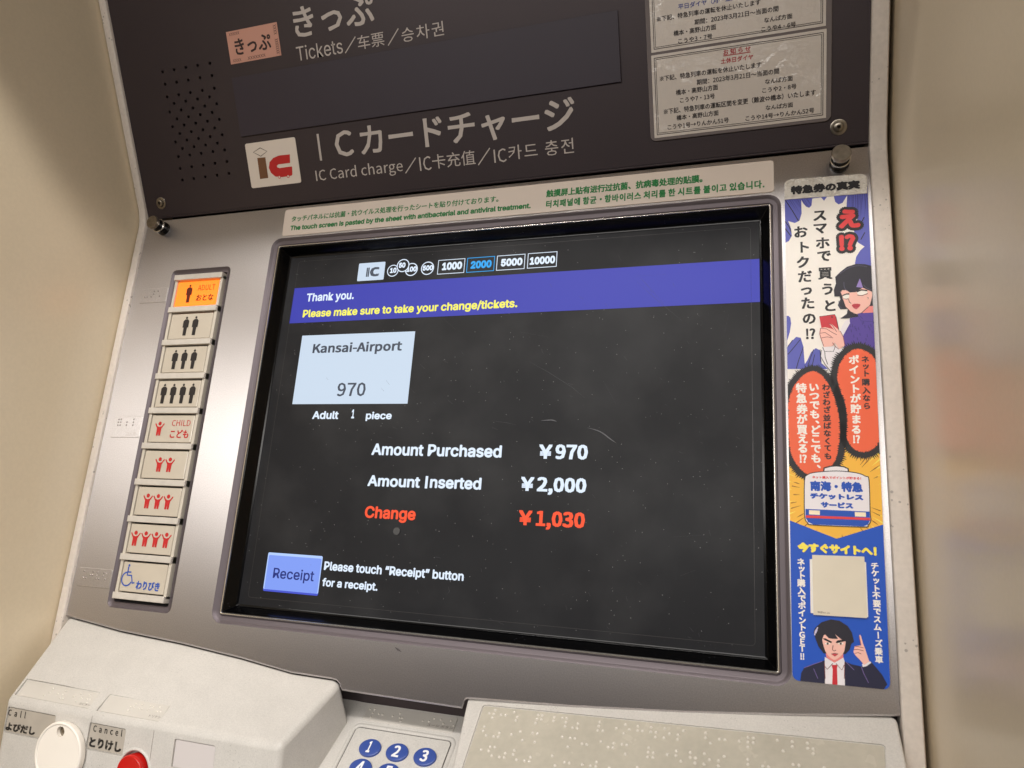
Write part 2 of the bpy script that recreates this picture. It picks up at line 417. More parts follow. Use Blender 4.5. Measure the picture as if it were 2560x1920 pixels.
# ================================================================== SETTING
def box(name, x0, y0, z0, x1, y1, z1, m, parent=None):
    v = [(x, y, z) for x in (x0, x1) for y in (y0, y1) for z in (z0, z1)]
    f = [(0, 1, 3, 2), (4, 6, 7, 5), (0, 4, 5, 1), (2, 3, 7, 6), (0, 2, 6, 4), (1, 5, 7, 3)]
    return obj(name, mesh(name, v, f), m, None, parent)
XL, XR = -0.4552, 0.0720
tag(box('left_wall', XL - 0.06, 0.13, 0.7, XL, 0.52, 1.95, M_wall), kind='structure')
tag(box('right_wall', XR, 0.13, 0.7, XR + 0.06, 0.52, 1.95, M_wall), kind='structure')

# ================================================================== TICKET MACHINE
TM = empty('ticket_machine', (-0.19, 0.42, 1.0), 'grey railway ticket vending machine with a dark touch screen between two beige side panels', 'ticket machine')
hoodz = 1.45 + 0.35; hoody = 0.373 - (0.35 - 0.1116) / 1.97
hood = box('hood', XL, hoody, hoodz, XR, 0.47, hoodz + 0.05, M_strip, TM)
box('cabinet_body', XL + 0.001, 0.50, 0.75, XR - 0.001, 0.56, 1.84, M_body, TM)

# ---- lower fascia ---------------------------------------------------------
ULw = -0.44795 - OL.x; URw = 0.0604 - OL.x                     # inner edges of the side strips, fascia coordinates
bpx = [(177, 1545), (300, 1575), (450, 1606), (600, 1643), (727, 1680), Z3(1450, 110), Z3(1530, 135), Z3(1570, 180), Z3(1590, 240), Z3(1625, 305),
       Z4(1000, -90), Z4(2030, 62), Z5(2, 112), Z5(16, 96), Z5(40, 91), Z5(1000, 165), Z5(2000, 217), Z6(1000, 237), Z6(1700, 240), Z6(1960, 243)]
bnd = [LOW.h(p) for p in bpx]
bnd[0] = (ULw, bnd[0][1] + 0.0015); bnd[-1] = (URw, bnd[-1][1])
topv = 0.1148 * U_ - 0.0022
outer = [(ULw, topv)] + bnd + [(URw, topv)]
SC = (0.0, -0.8756 * U_, 1.1553 * U_, 0.0)                     # screen opening
# button column rectangle
tl = LOW.h(RA(620, 530), 0.002); tr = LOW.h(RA(1940, 440), 0.002); b_l = LOW.h(RW(340, 1280), 0.002); b_r = LOW.h(RW(1400, 1400), 0.002)
CX0, CX1 = (tl[0] + b_l[0]) / 2, (tr[0] + b_r[0]) / 2; CY1, CY0 = (tl[1] + tr[1]) / 2, (b_l[1] + b_r[1]) / 2
print('column', CX0, CX1, CY0, CY1, tl, tr, b_l, b_r)
CO = (CX0 - 0.0012, CY0 - 0.0022, CX1 + 0.0012, CY1 + 0.0010)
so, co = 0.0066, 0.0040
h1 = rrect(SC[0] - so, SC[1] - so, SC[2] + so, SC[3] + so, 0.0075)
h2 = rrect(CO[0] - co, CO[1] - co, CO[2] + co, CO[3] + co, 0.004)
holed('lower_fascia', LOW, outer, [h1, h2], -0.0022, 0, M_fascia, TM)
ringloft('screen_surround', LOW, SC, [(so + 0.0004, -0.0004, 0.0078), (so, -0.00002, 0.0075), (so - 0.0008, -0.0003, 0.007), (so - 0.0016, -0.0010, 0.0062), (so - 0.0022, -0.0013, 0.0056),
    (0.0026, -0.0016, 0.003), (0.0021, -0.0016, 0.0026), (0.0017, -0.0022, 0.0022), (0.0012, -0.0022, 0.0016), (0.0012, -0.0010, 0.0016), (0.0010, -0.0010, 0.0014)], M_surr, TM)
ringloft('screen_trim', LOW, SC, [(0.0011, -0.0024, 0.0014), (0.0011, -0.0007, 0.0014), (0.0008, -0.0004, 0.0011), (0.0003, -0.0004, 0.0007), (0.0, -0.0008, 0.0005), (0.0, -0.0030, 0.0005)], M_chrome, TM)
GD = 0.009                                                      # depth of the glass behind the fascia
GI = -0.0045
ringloft('screen_bezel', LOW, SC, [(0.0003, -0.0012, 0.0006), (-0.0006, -0.0016, 0.0005), (GI + 0.0006, -GD + 0.0006, 0.0004), (GI, -GD + 0.0003, 0.0004), (GI - 0.001, -GD + 0.0002, 0.0004)], M_black, TM)
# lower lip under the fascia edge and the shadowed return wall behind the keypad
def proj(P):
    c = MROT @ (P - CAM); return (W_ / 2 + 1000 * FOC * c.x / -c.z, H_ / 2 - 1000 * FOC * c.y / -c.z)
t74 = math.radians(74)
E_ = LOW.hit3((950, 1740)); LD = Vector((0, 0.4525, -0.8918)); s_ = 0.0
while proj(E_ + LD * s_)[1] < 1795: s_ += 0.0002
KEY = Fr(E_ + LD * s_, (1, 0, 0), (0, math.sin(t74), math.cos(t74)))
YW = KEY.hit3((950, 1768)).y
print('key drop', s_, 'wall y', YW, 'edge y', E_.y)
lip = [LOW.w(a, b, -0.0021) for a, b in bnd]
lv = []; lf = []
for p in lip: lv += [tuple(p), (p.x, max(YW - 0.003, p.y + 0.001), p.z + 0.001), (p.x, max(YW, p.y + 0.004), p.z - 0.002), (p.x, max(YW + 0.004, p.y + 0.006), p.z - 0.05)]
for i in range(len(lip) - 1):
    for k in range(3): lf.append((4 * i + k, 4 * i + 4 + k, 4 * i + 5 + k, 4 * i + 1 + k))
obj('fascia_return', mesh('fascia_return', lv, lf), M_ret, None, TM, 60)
pb = [LOW.w(a, b, 0.0) for a, b in bnd]
# rolled lower edge highlight of the fascia
ev = []; ef = []
for a, b in bnd:
    for k in range(5):
        t = math.pi * k / 4; ev.append(tuple(LOW.w(a, b + 0.0004 - 0.0011 * math.sin(t), -0.0011 + 0.00125 * math.cos(t))))
for i in range(len(bnd) - 1):
    for k in range(4): ef.append((5 * i + k, 5 * i + k + 1, 5 * i + 6 + k, 5 * i + 5 + k))
obj('fascia_rolled_edge', mesh('fascia_rolled_edge', ev, ef), M_fascia, None, TM, 60)

# ---- upper fascia ---------------------------------------------------------
UXR = 0.0604 - SEAM.x; UXL = -0.44795 - SEAM.x; UTOP = 0.30
hole_rows = [((570, 497), (897, 437), 5), ((588, 583), (912, 523), 5), ((602, 670), (928, 610), 5), ((650, 715), (895, 670), 4), ((620, 775), (945, 718), 5), ((670, 822), (913, 778), 4),
             ((640, 877), (963, 825), 5), ((690, 923), (931, 885), 4), ((660, 982), (982, 932), 5), ((708, 1027), (950, 990), 4), ((680, 1083), (1000, 1037), 5), ((693, 1165), (1015, 1117), 5), ((708, 1245), (1029, 1200), 5)]
holes = []
for a, b, n in hole_rows:
    a = UP.h(R1(*a)); b = UP.h(R1(*b))
    for i in range(n):
        t = i / (n - 1); holes.append(circ(a[0] + (b[0] - a[0]) * t, a[1] + (b[1] - a[1]) * t, 0.00118, 12))
holed('upper_fascia', UP, rect(UXL, 0.0012, UXR, UTOP), holes, -0.0025, 0, M_upper, TM)
plate('speaker_backing', UP, rect(0.01, 0.01, 0.09, 0.14), -0.006, -0.0045, M_body, TM)
# folded lower lip of the upper fascia
plate('upper_fascia_lip', UP, rect(UXL, -0.0003, UXR, 0.0010), -0.0040, 0.0006, M_upper, TM, bev=0.0004)

# ---- side strips ----------------------------------------------------------
def strip(x0, x1):
    """cream edge profile following the kink between the two fascias"""
    def prof(fr, x, b, z): q = fr.o.copy(); p = fr.w(0, b, z); return (x, p.y, p.z)
    bev = 0.0009; d = 0.0022; rows = []
    upb = [(UP, 0.30), (UP, 0.010)]; kn = (topv + 0.0022)
    for fr, b in upb: rows.append([prof(fr, x, b, z) for x, z in ((x0, -0.02), (x0, d - bev), (x0 + bev, d), (x1 - bev, d), (x1, d - bev), (x1, -0.02))])
    for t in (0.25, 0.5, 0.75):
        a = prof(UP, 0, 0.010, d); c = prof(LOW, 0, kn - 0.010, d); m = (0, UP.w(0, 0, d).y - 0.0002, UP.w(0, 0, 0).z)
        def bz(i): return (1 - t) ** 2 * a[i] + 2 * t * (1 - t) * m[i] + t * t * c[i]
        y, z = bz(1), bz(2)
        rows.append([(x0, y + 0.022, z), (x0, y + bev, z), (x0 + bev, y, z), (x1 - bev, y, z), (x1, y + bev, z), (x1, y + 0.022, z)])
    for b in (kn - 0.010, -0.38): rows.append([prof(LOW, x, b, z) for x, z in ((x0, -0.02), (x0, d - bev), (x0 + bev, d), (x1 - bev, d), (x1, d - bev), (x1, -0.02))])
    v = [q for r in rows for q in r]; f = []
    for k in range(len(rows) - 1):
        for i in range(5): f.append((k * 6 + i, (k + 1) * 6 + i, (k + 1) * 6 + i + 1, k * 6 + i + 1))
    return obj('edge_strip', mesh('edge_strip', v, f), M_strip, None, TM, 50)
strip(-0.4547, -0.4480); strip(0.0606, 0.0696)

# ================================================================== DISPLAY
G = Fr(LOW.w(0, 0, -GD), LOW.u, LOW.v)
GX0, GY0, GX1, GY1 = SC[0] - GI, SC[1] - GI, SC[2] + GI, SC[3] + GI
disp = plate('touch_screen', G, rect(GX0 - 0.001, GY0 - 0.001, GX1 + 0.001, GY1 + 0.001), -0.004, 0.0, M_lcd, TM)
E0 = 0.00012
WHT = glow((225, 238, 255), 1.0); BLU = glow((58, 62, 172), 1.0); YEL = glow((250, 244, 96), 1.0); ORG = glow((255, 84, 44), 1.0); CYN = glow((40, 165, 240), 1.0)
CARD = glow((206, 222, 240), 0.95); DARK = ink((46, 52, 62)); LCDK = glow((14, 14, 18), 1.0)
def gquad(Z, pts, off=0): return [G.h(Z(*p), off) for p in pts]
def sub(name, fn, z=E0, parent=None):
    p = Print(G, z); fn(p); return p.build(name, parent or disp)
bq = gquad(P1, [(735.6, 719.2), (1899.6, 649.4), (1901, 752.5), (724.8, 810.4)])
BX0 = (bq[0][0] + bq[3][0]) / 2; BX1 = (bq[1][0] + bq[2][0]) / 2; BY1 = (bq[0][1] + bq[1][1]) / 2; BY0 = (bq[2][1] + bq[3][1]) / 2
sub('message_banner', lambda p: p.pl(rect(BX0, BY0, BX1, BY1), BLU))
def f(p):
    q = gquad(P1, [(756.2, 838.6), (1037.6, 829.2), (1019.5, 1009.4), (731, 1010.3)])
    p.pl(rect((q[0][0] + q[3][0]) / 2, (q[2][1] + q[3][1]) / 2, (q[1][0] + q[2][0]) / 2, (q[0][1] + q[1][1]) / 2), CARD)
sub('fare_card', f)
E1 = 0.0002
GDK = mat('screen_dark_letter', (10, 10, 12), 0.42, 0, 0.45, emit=(52, 62, 78), estr=1.0)
sub('lettering', lambda p: p.tx('Kansai-Airport', R4, (497, 1408), (1115, 1392), 84, GDK, bold=0.012), E1)
sub('lettering', lambda p: p.tx('970', P1, (841, 991), (912, 990.5), 34, GDK, bold=0.006), E1)
sub('lettering', lambda p: p.tx('Thank you.', R4, (455, 1047), (783, 1034), 70, WHT, fnt=F_int, bold=0.024), E1)
sub('lettering', lambda p: p.tx('Please make sure to take your change/tickets.', R4, (430, 1155), (1915, 1092), 68, YEL, fnt=F_int, bold=0.027), E1)
for t, bl, br, h, m, k in (('Adult', (398, 150), (542, 150), 44, WHT, 1), ('1', (614, 146), (630, 146), 50, WHT, 1), ('piece', (693, 161), (836, 161), 52, WHT, 1),
    ('Amount Purchased', (725, 351), (1445, 362), 65, WHT, 1), ('￥970', (1650, 370), (1922, 375), 82, WHT, 0), ('Amount', (703, 522), (993, 530), 62, WHT, 1), ('nserted', (1048, 532), (1332, 541), 66, WHT, 1), ('￥2,000', (1548, 566), (1913, 576), 98, WHT, 0),
    ('Change', (685, 714), (967, 726), 84, ORG, 1), ('￥1,030', (1536, 758), (1905, 770), 104, ORG, 0), ('Please touch “Receipt” button', (460, 1006), (1235, 1048), 62, WHT, 1), ('for a receipt.', (450, 1089), (758, 1107), 58, WHT, 1)):
    if k: sub('lettering', lambda p: p.tx(t, R8, bl, br, h, m, fnt=F_int, bold=0.028), E1)
    else: sub('lettering', lambda p: p.tx(t, R8, bl, br, h, m, bold=0.014), E1)
def ibar(p):
    a = G.h(R8(1021, 533), E1); b = G.h(R8(1039, 465), E1); p.pl(rect(a[0], a[1], b[0] + 0.0003, b[1]), WHT)
sub('letter_bar', ibar, E1)
def recb(p):
    q = gquad(R8, [(156, 888), (458, 906), (432, 1127), (129, 1100)])
    x0, x1, y0, y1 = (q[0][0] + q[3][0]) / 2, (q[1][0] + q[2][0]) / 2, (q[2][1] + q[3][1]) / 2, (q[0][1] + q[1][1]) / 2
    p.pl(rrect(x0, y0, x1, y1, 0.0009, 3), glow((70, 84, 205), 1.0)); p.lift()
    p.pl(rrect(x0, y0 + 0.0012, x1, y1, 0.0009, 3), glow((178, 205, 255), 1.0)); p.lift()
    p.pl(rrect(x0 + 0.0008, y0 + 0.0012, x1 - 0.0006, y1 - 0.0016, 0.0007, 3), glow((128, 156, 242), 1.0)); p.lift()
    p.tx('Receipt', R8, (178, 1046), (405, 1060), 74, glow((34, 48, 128), 0.9), fnt=F_int, bold=0.012)
sub('receipt_button', recb)
def topic(p):
    q = gquad(RC, [(150, 155), (410, 135), (392, 313), (130, 328)])
    x0, x1, y0, y1 = (q[0][0] + q[3][0]) / 2, (q[1][0] + q[2][0]) / 2, (q[2][1] + q[3][1]) / 2, (q[0][1] + q[1][1]) / 2
    p.pl(rrect(x0, y0, x1, y1, 0.0007, 3), CARD); p.lift(); p.tx('IC', RC, (215, 287), (345, 278), 92, GDK, bold=0.02)
sub('ic_badge', topic)
def coins(p):
    for (cx, cy, r, t, l, rr) in ((483, 225, 56, '10', 452, 516), (667, 213, 62, '100', 616, 716), (585, 175, 62, '50', 541, 606), (827, 202, 64, '500', 777, 879)):
        c = G.h(RC(cx, cy)); R_ = abs(G.h(RC(cx + r, cy))[0] - c[0])
        p.pl(circ(c[0], c[1], R_, 36), WHT); p.lift(); p.pl(circ(c[0], c[1], R_ * 0.86, 36), LCDK); p.lift()
        p.tx(t, RC, (l, cy + 24), (rr, cy + 21), 52, WHT, fnt=F_int, bold=0.05); p.lift()
    
sub('coin_symbols', coins)
for t, q4, bl, br, m in (('1000', [(930, 118), (1200, 100), (1190, 248), (918, 265)], (965, 222), (1163, 208), WHT),
                         ('2000', [(1215, 97), (1495, 77), (1483, 230), (1207, 247)], (1248, 207), (1455, 193), CYN),
                         ('5000', [(1510, 75), (1795, 55), (1785, 210), (1500, 227)], (1547, 185), (1760, 170), WHT),
                         ('10000', [(1815, 50), (2110, 32), (2103, 187), (1805, 207)], (1832, 167), (2083, 152), WHT)):
    def f(p):
        q = gquad(RC, q4); x0, x1, y0, y1 = (q[0][0] + q[3][0]) / 2, (q[1][0] + q[2][0]) / 2, (q[2][1] + q[3][1]) / 2, (q[0][1] + q[1][1]) / 2
        p.st(rect(x0 + 0.0004, y0 + 0.0004, x1 - 0.0004, y1 - 0.0004), 0.0006, m, True); p.tx(t, RC, bl, br, 76, m, fnt=F_int, bold=0.05)
    sub('banknote_symbol', f)
# edge of the pasted antibacterial film and a few long scratches
M_edge = mat('film_edge', (52, 50, 49), 0.3, 0, 0.5)
M_scr = mat('scratch', (68, 68, 73), 0.4, 0, 0.5)
def film(p):
    q = G.h(P1(1888, 1615)); q2 = G.h(P1(620, 1494)); r = rrect(q2[0], q[1], q[0], GY1 - 0.004, 0.002, 5)
    p.st(r, 0.00022, M_edge, True)
sub('film_edge', film)
def scr(p):
    for a in ([(1592, 704), (1640, 748), (1705, 802)], [(1600, 694), (1612, 706), (1660, 760)], [(1230, 1052), (1262, 1056), (1290, 1062)], [(1300, 830), (1370, 842)], [(1325, 905), (1370, 930), (1430, 968), (1462, 995)],
              [(1110, 798), (1140, 825)], [(1822, 785), (1812, 830)], [(1545, 636), (1553, 652)], [(1590, 690), (1665, 686)], [(1120, 1465), (1124, 1478), (1117, 1487)], [(1684, 1342), (1760, 1338)], [(1510, 955), (1540, 1010)],
              [(1700, 1440), (1740, 1425)], [(1020, 700), (1050, 730)]):
        q = p.P(P1, a); p.st(q, [0.00004] + [0.00012] * (len(q) - 2) + [0.00004], M_scr)
    for a in ([(1468, 1069), (1500, 1079), (1525, 1097), (1541, 1108)], [(1352, 1052), (1378, 1050), (1392, 1054)]):
        q = catmull(p.P(P1, a), closed=False); p.st(q, [0.0007 * math.sin(math.pi * (i + .5) / len(q)) for i in range(len(q))], M_scr)
    rr = random.Random(3)
    for i in range(60):
        x = rr.uniform(760, 1880); y = rr.uniform(700, 1600); l = rr.uniform(4, 16); a = rr.uniform(0.2, 1.4)
        p.st(p.P(P1, [(x, y), (x + l * math.cos(a), y + l * math.sin(a))]), 0.00008, M_scr)
    for i in range(110):
        cx_, cy_, sd = ((1600, 760, 150), (1500, 1150, 260), (900, 1600, 200), (1750, 1560, 120))[i % 4]; x = rr.gauss(cx_, sd); y = rr.gauss(cy_, sd * 0.6); c = G.h(P1(x, y))
        if GX0 < c[0] < GX1 and GY0 < c[1] < GY1: p.pl(circ(c[0], c[1], rr.uniform(0.00006, 0.00016), 6), M_scr)
    c = G.h(P1(992, 1328)); p.lift(); p.pl(circ(c[0], c[1], 0.0023, 20), mat('water_spot', (34, 33, 32), 0.3))
o = sub('scratches', scr, 0.0004); o['kind'] = 'stuff'

# ================================================================== PASSENGER BUTTONS
colm = ringloft('button_column_surround', LOW, CO, [(co + 0.0003, -0.0004, 0.0043), (co, -0.00002, 0.004), (co - 0.0008, -0.0004, 0.0034), (co - 0.0014, -0.0011, 0.003), (0.0012, -0.0014, 0.002), (0.0002, -0.0014, 0.0014), (0, -0.0020, 0.001), (0, -0.009, 0.001)], M_surr, TM)
plate('button_well', LOW, rect(CO[0], CO[1], CO[2], CO[3]), -0.010, -0.0065, M_body, TM)
nb = 9; pitch = (CY1 - CY0) / (nb + 0.16); bh = pitch * 0.165
INK_K = ink((40, 36, 36)); INK_R = ink((196, 40, 42)); INK_B = ink((44, 84, 176)); INK_O = ink((96, 30, 10)); INK_O2 = ink((128, 50, 8))
def adult(p, cx, cy, h, m):
    w = h * 0.36; p.pl(circ(cx, cy + h * 0.44, h * 0.065, 12), m)
    p.pl([(cx - w * .22, cy + h * .36), (cx + w * .22, cy + h * .36), (cx + w * .5, cy + h * .27), (cx + w * .5, cy - h * .08), (cx + w * .3, cy - h * .08), (cx + w * .28, cy - h * .5), (cx - w * .28, cy - h * .5), (cx - w * .3, cy - h * .08), (cx - w * .5, cy - h * .08), (cx - w * .5, cy + h * .27)], m)
def child(p, cx, cy, h, m):
    p.pl(circ(cx, cy + h * .36, h * .14, 14), m)
    p.pl([(cx - h * .42, cy + h * .34), (cx - h * .34, cy + h * .38), (cx - h * .18, cy + h * .17), (cx, cy + h * .12), (cx + h * .18, cy + h * .17), (cx + h * .34, cy + h * .38), (cx + h * .42, cy + h * .34), (cx + h * .2, cy + h * .02), (cx + h * .18, cy - h * .5), (cx + h * .03, cy - h * .5), (cx, cy - h * .2), (cx - h * .03, cy - h * .5), (cx - h * .18, cy - h * .5), (cx - h * .2, cy + h * .02)], m)
def wheelchair(p, x, y, s, m):
    p.pl(circ(x + s * .02, y + s * .44, s * .055, 12), m)
    p.st([(x, y + s * .38), (x, y + s * .02), (x + s * .25, y + s * .02), (x + s * .36, y - s * .3), (x + s * .48, y - s * .27)], s * .07, m)
    p.st([(x, y + s * .16), (x + s * .2, y + s * .16)], s * .06, m)
    cx, cy, r = x + s * .02, y - s * .14, s * .29
    p.st([(cx + r * math.cos(math.radians(a)), cy + r * math.sin(math.radians(a))) for a in range(100, 351, 14)], s * .06, m)
for i in range(nb + 1):
    y1 = CY1 - i * pitch; plate('divider_bar', LOW, rect(CX0, y1 - bh, CX1, y1), -0.0030, 0.0022, M_bar, TM, bev=0.0004)
cw = CX1 - CX0; rail = cw * 0.06
blabels = ['lit orange adult button', 'two adults button', 'three adults button', 'four adults button', 'one child button', 'two children button', 'three children button', 'four children button', 'blue wheelchair discount button']
for sx in (CX0, CX1 - rail * 0.9):
    plate('button_rail', LOW, rect(sx, CY0 + bh * 0.6, sx + rail * 0.9, CY1 - bh * 0.5), -0.0030, 0.0006, M_cream, TM, bev=0.0003)
for i in range(nb):
    yt = CY1 - i * pitch - bh; yb = CY1 - (i + 1) * pitch
    x0, x1, y0, y1 = CX0 + rail * 1.15, CX1 - rail * 1.15, yb + 0.0007, yt - 0.0010
    cap = plate('passenger_button', LOW, rrect(x0, y0, x1, y1, 0.0007, 3), -0.0060, 0.0004, M_lit if i == 0 else M_cap, TM, bev=0.0007, seg=4)
    cap['label'] = blabels[i]
    win = Print(LOW, 0.00055); w, h = x1 - x0, y1 - y0; cx, cy = (x0 + x1) / 2, (y0 + y1) / 2
    if i == 0:
        adult(win, x0 + w * .32, cy, h * .72, INK_O)
        win.fit('ADULT', (x0 + w * .52, y0 + h * .60, x0 + w * .93, y0 + h * .82), INK_O2); win.fit('おとな', (x0 + w * .52, y0 + h * .18, x0 + w * .93, y0 + h * .44), INK_O2, bold=0.01)
    elif i < 4:
        n = i + 1
        for k in range(n): adult(win, cx + (k - (n - 1) / 2) * w * .225, cy, h * .74, INK_K)
    elif i == 4:
        child(win, x0 + w * .22, cy, h * .52, INK_R)
        win.fit('CHILD', (x0 + w * .50, y0 + h * .60, x0 + w * .93, y0 + h * .82), INK_R); win.fit('こども', (x0 + w * .50, y0 + h * .16, x0 + w * .93, y0 + h * .46), INK_R, bold=0.01)
    elif i < 8:
        n = i - 3
        for k in range(n): child(win, cx + (k - (n - 1) / 2) * w * .235, cy, h * .52, INK_R)
    else:
        wheelchair(win, x0 + w * .13, cy + h * .03, h * .78, INK_B); win.fit('わりびき', (x0 + w * .37, y0 + h * .10, x0 + w * .90, y0 + h * .40), INK_B, bold=0.015)
    win.build('pictogram', cap)
p = Print(LOW, 0.0001); SC_ = mat('scuff', (78, 72, 74), 0.5, 0.2)
p.line(R8, [(858, 1412), (872, 1424), (892, 1436)], [.0002, .0012, .0002], SC_); p.build('scuff_mark', TM)
# embossed clear braille strips left of the column
def dots(name, fr, z, pts, r, m, parent):
    v = []; fc = []; n = 8
    for x, y in pts:
        b = len(v)
        for k, (rr, zz) in enumerate(((1, 0), (0.8, 0.5), (0.4, 0.8))):
            for i in range(n):
                a = 2 * math.pi * i / n; v.append((x + r * rr * math.cos(a), y + r * rr * math.sin(a), z + r * zz * 0.9))
        v.append((x, y, z + r * 0.8))
        for k in range(2):
            for i in range(n): fc.append((b + k * n + i, b + k * n + (i + 1) % n, b + (k + 1) * n + (i + 1) % n, b + (k + 1) * n + i))
        for i in range(n): fc.append((b + 2 * n + i, b + 2 * n + (i + 1) % n, b + 3 * n))
    o = obj(name, mesh(name, v, fc), m, fr.mat(), parent, 80); o['kind'] = 'stuff'; return o
def cells(rng, x, y, n, g, pitch):
    out = []
    for c in range(n):
        if rng.random() < 0.12: continue
        k = [(i, j) for i in (0, 1) for j in (0, 1, 2) if rng.random() < 0.48] or [(0, 0)]
        out += [(x + c * pitch + i * g, y - j * g) for i, j in k]
    return out
M_clear = mat('clear_strip_on_fascia', (150, 142, 140), 0.2, 0.5, 0.6, bump=(300, 0.2, 0.0004))
M_cdot = mat('clear_dot', (178, 170, 166), 0.12, 0.4, 0.6)
rng = random.Random(11)
for Z, q4 in ((R6, [(940, 372), (1215, 372), (1185, 500), (915, 510)]), (R7, [(680, -40), (960, -30), (945, 165), (660, 160)]), (R7, [(372, 1352), (690, 1385), (670, 1560), (335, 1530)])):
    q = [LOW.h(Z(*p)) for p in q4]; x0, x1, y0, y1 = (q[0][0] + q[3][0]) / 2, (q[1][0] + q[2][0]) / 2, (q[2][1] + q[3][1]) / 2, (q[0][1] + q[1][1]) / 2
    x1 = min(x1, CO[0] - 0.0045)
    s = plate('braille_strip', LOW, rrect(x0, y0, x1, y1, 0.0012), 0, 0.00035, M_fascia, TM, bev=0.0003)
    dots('braille_dots', LOW, 0.00035, cells(rng, x0 + 0.005, y1 - 0.0024, 4, 0.0021, 0.0058), 0.00065, M_cdot, s)
    p = Print(LOW, 0.00045); h = (y1 - y0); p.fit({0: 'オトナ'}.get(0) if Z is R6 else ('コドモ' if q4[0][1] < 0 else 'ワリビキ'), (x1 - 0.012, y0 + h * .08, x1 - 0.003, y0 + h * .26), ink((196, 188, 184))); p.build('lettering', s)

# ================================================================== UPPER FASCIA PRINT AND FITTINGS
LET = mat('painted_letter_grey', (190, 180, 174), 0.5, 0, 0.4)
ZU = 0.00015
def slash(p, Z, a, b, w): p.line(Z, [a, b], w, LET)
p = Print(UP, ZU)
bl = UP.h(R1(1490, 258)); br = UP.h(R1(2040, 160)); p.fit('きっぷ', (bl[0], (bl[1] + br[1]) / 2 - .0004, UP.h(R1(2042, 150))[0], 0), LET, bold=0.006, uni=True); p.build('lettering', TM)
p = Print(UP, ZU); p.tx('Tickets', R1, (1505, 424), (1820, 367), 103, LET, fnt=F_int); slash(p, R1, (1834, 367), (1903, 253), 0.0007)
p.tx('车票', R1, (1925, 345), (2107, 315), 100, LET); slash(p, R1, (2130, 315), (2200, 197), 0.0007); p.tx('승차권', R2, (292, 290), (583, 248), 100, LET); p.build('lettering', TM)
p = Print(UP, ZU)
x0 = UP.h(R1(1648, 1020))[0]; x1 = UP.h(R2(1480, 690))[0]; y0 = UP.h(R2(480, 1026))[1]; y1 = UP.h(R2(1460, 668))[1]
xi = UP.h(R1(1668, 1020))[0]; yb1 = UP.h(R1(1668, 1110))[1]; yt1 = UP.h(R1(1640, 926))[1]; p.pl(rect(x0, yb1, xi - 0.0006, yt1), LET); xc = UP.h(R1(1765, 1020))[0]; p.fit('Ｃカードチャージ', (xc, y0, x1, y1), LET, bold=0.006); p.build('lettering', TM)
p = Print(UP, ZU); p.tx('IC Card charge', R1, (1640, 1290), (2235, 1190), 102, LET); slash(p, R2, (315, 1198), (385, 1090), 0.0007)
p.tx('IC', R2, (417, 1187), (497, 1170), 98, LET); p.tx('卡充值', R2, (505, 1175), (800, 1130), 100, LET); slash(p, R2, (818, 1141), (897, 1023), 0.0007)
p.tx('IC', R2, (930, 1130), (1015, 1115), 95, LET); p.tx('카드', R2, (1030, 1112), (1230, 1080), 100, LET); p.tx('충전', R2, (1283, 1083), (1480, 1053), 105, LET); p.build('lettering', TM)
# blanking cover
q = [UP.h(R1(1050, 540)), UP.h(R2(1780, 75)), UP.h(R2(1810, 562)), UP.h(R1(1125, 950))]
cx0, cx1, cy0, cy1 = (q[0][0] + q[3][0]) / 2, (q[1][0] + q[2][0]) / 2, (q[2][1] + q[3][1]) / 2, (q[0][1] + q[1][1]) / 2
plate('blanking_plate', UP, rect(cx0, cy0, cx1, cy1), 0.0, 0.0012, M_cover, TM, bev=0.0002)
# ticket symbol
q = [UP.h(R1(*t)) for t in ((1010, 222), (1360, 153), (1393, 383), (1045, 446))]
tx0, tx1, ty0, ty1 = (q[0][0] + q[3][0]) / 2, (q[1][0] + q[2][0]) / 2, (q[2][1] + q[3][1]) / 2, (q[0][1] + q[1][1]) / 2
tick = plate('ticket_symbol', UP, rect(tx0, ty0, tx1, ty1), 0, 0.0002, mat('pink_ticket_print', (204, 150, 132), 0.5), TM)
K = ink((52, 34, 34)); p = Print(UP, 0.0003); w, h = tx1 - tx0, ty1 - ty0
p.fit('きっぷ', (tx0 + w * .13, ty0 + h * .24, tx0 + w * .84, ty0 + h * .74), K, bold=0.008)
p.fit('XXXXX', (tx0 + w * .05, ty0 + h * .86, tx0 + w * .26, ty0 + h * .95), K, fnt=F_int); p.fit('XXXX', (tx0 + w * .05, ty0 + h * .05, tx0 + w * .22, ty0 + h * .14), K, fnt=F_int)
p.fit('XXXXXXX', (tx0 + w * .35, ty0 + h * .05, tx0 + w * .70, ty0 + h * .14), K, fnt=F_int)
p.fit('XXXX', (tx0 + w * .92, ty0 + h * .64, tx0 + w * .98, ty0 + h * .94), K, fnt=F_int, rot=90); p.fit('XXXXXXX', (tx0 + w * .92, ty0 + h * .06, tx0 + w * .98, ty0 + h * .52), K, fnt=F_int, rot=90)
p.build('lettering', tick)
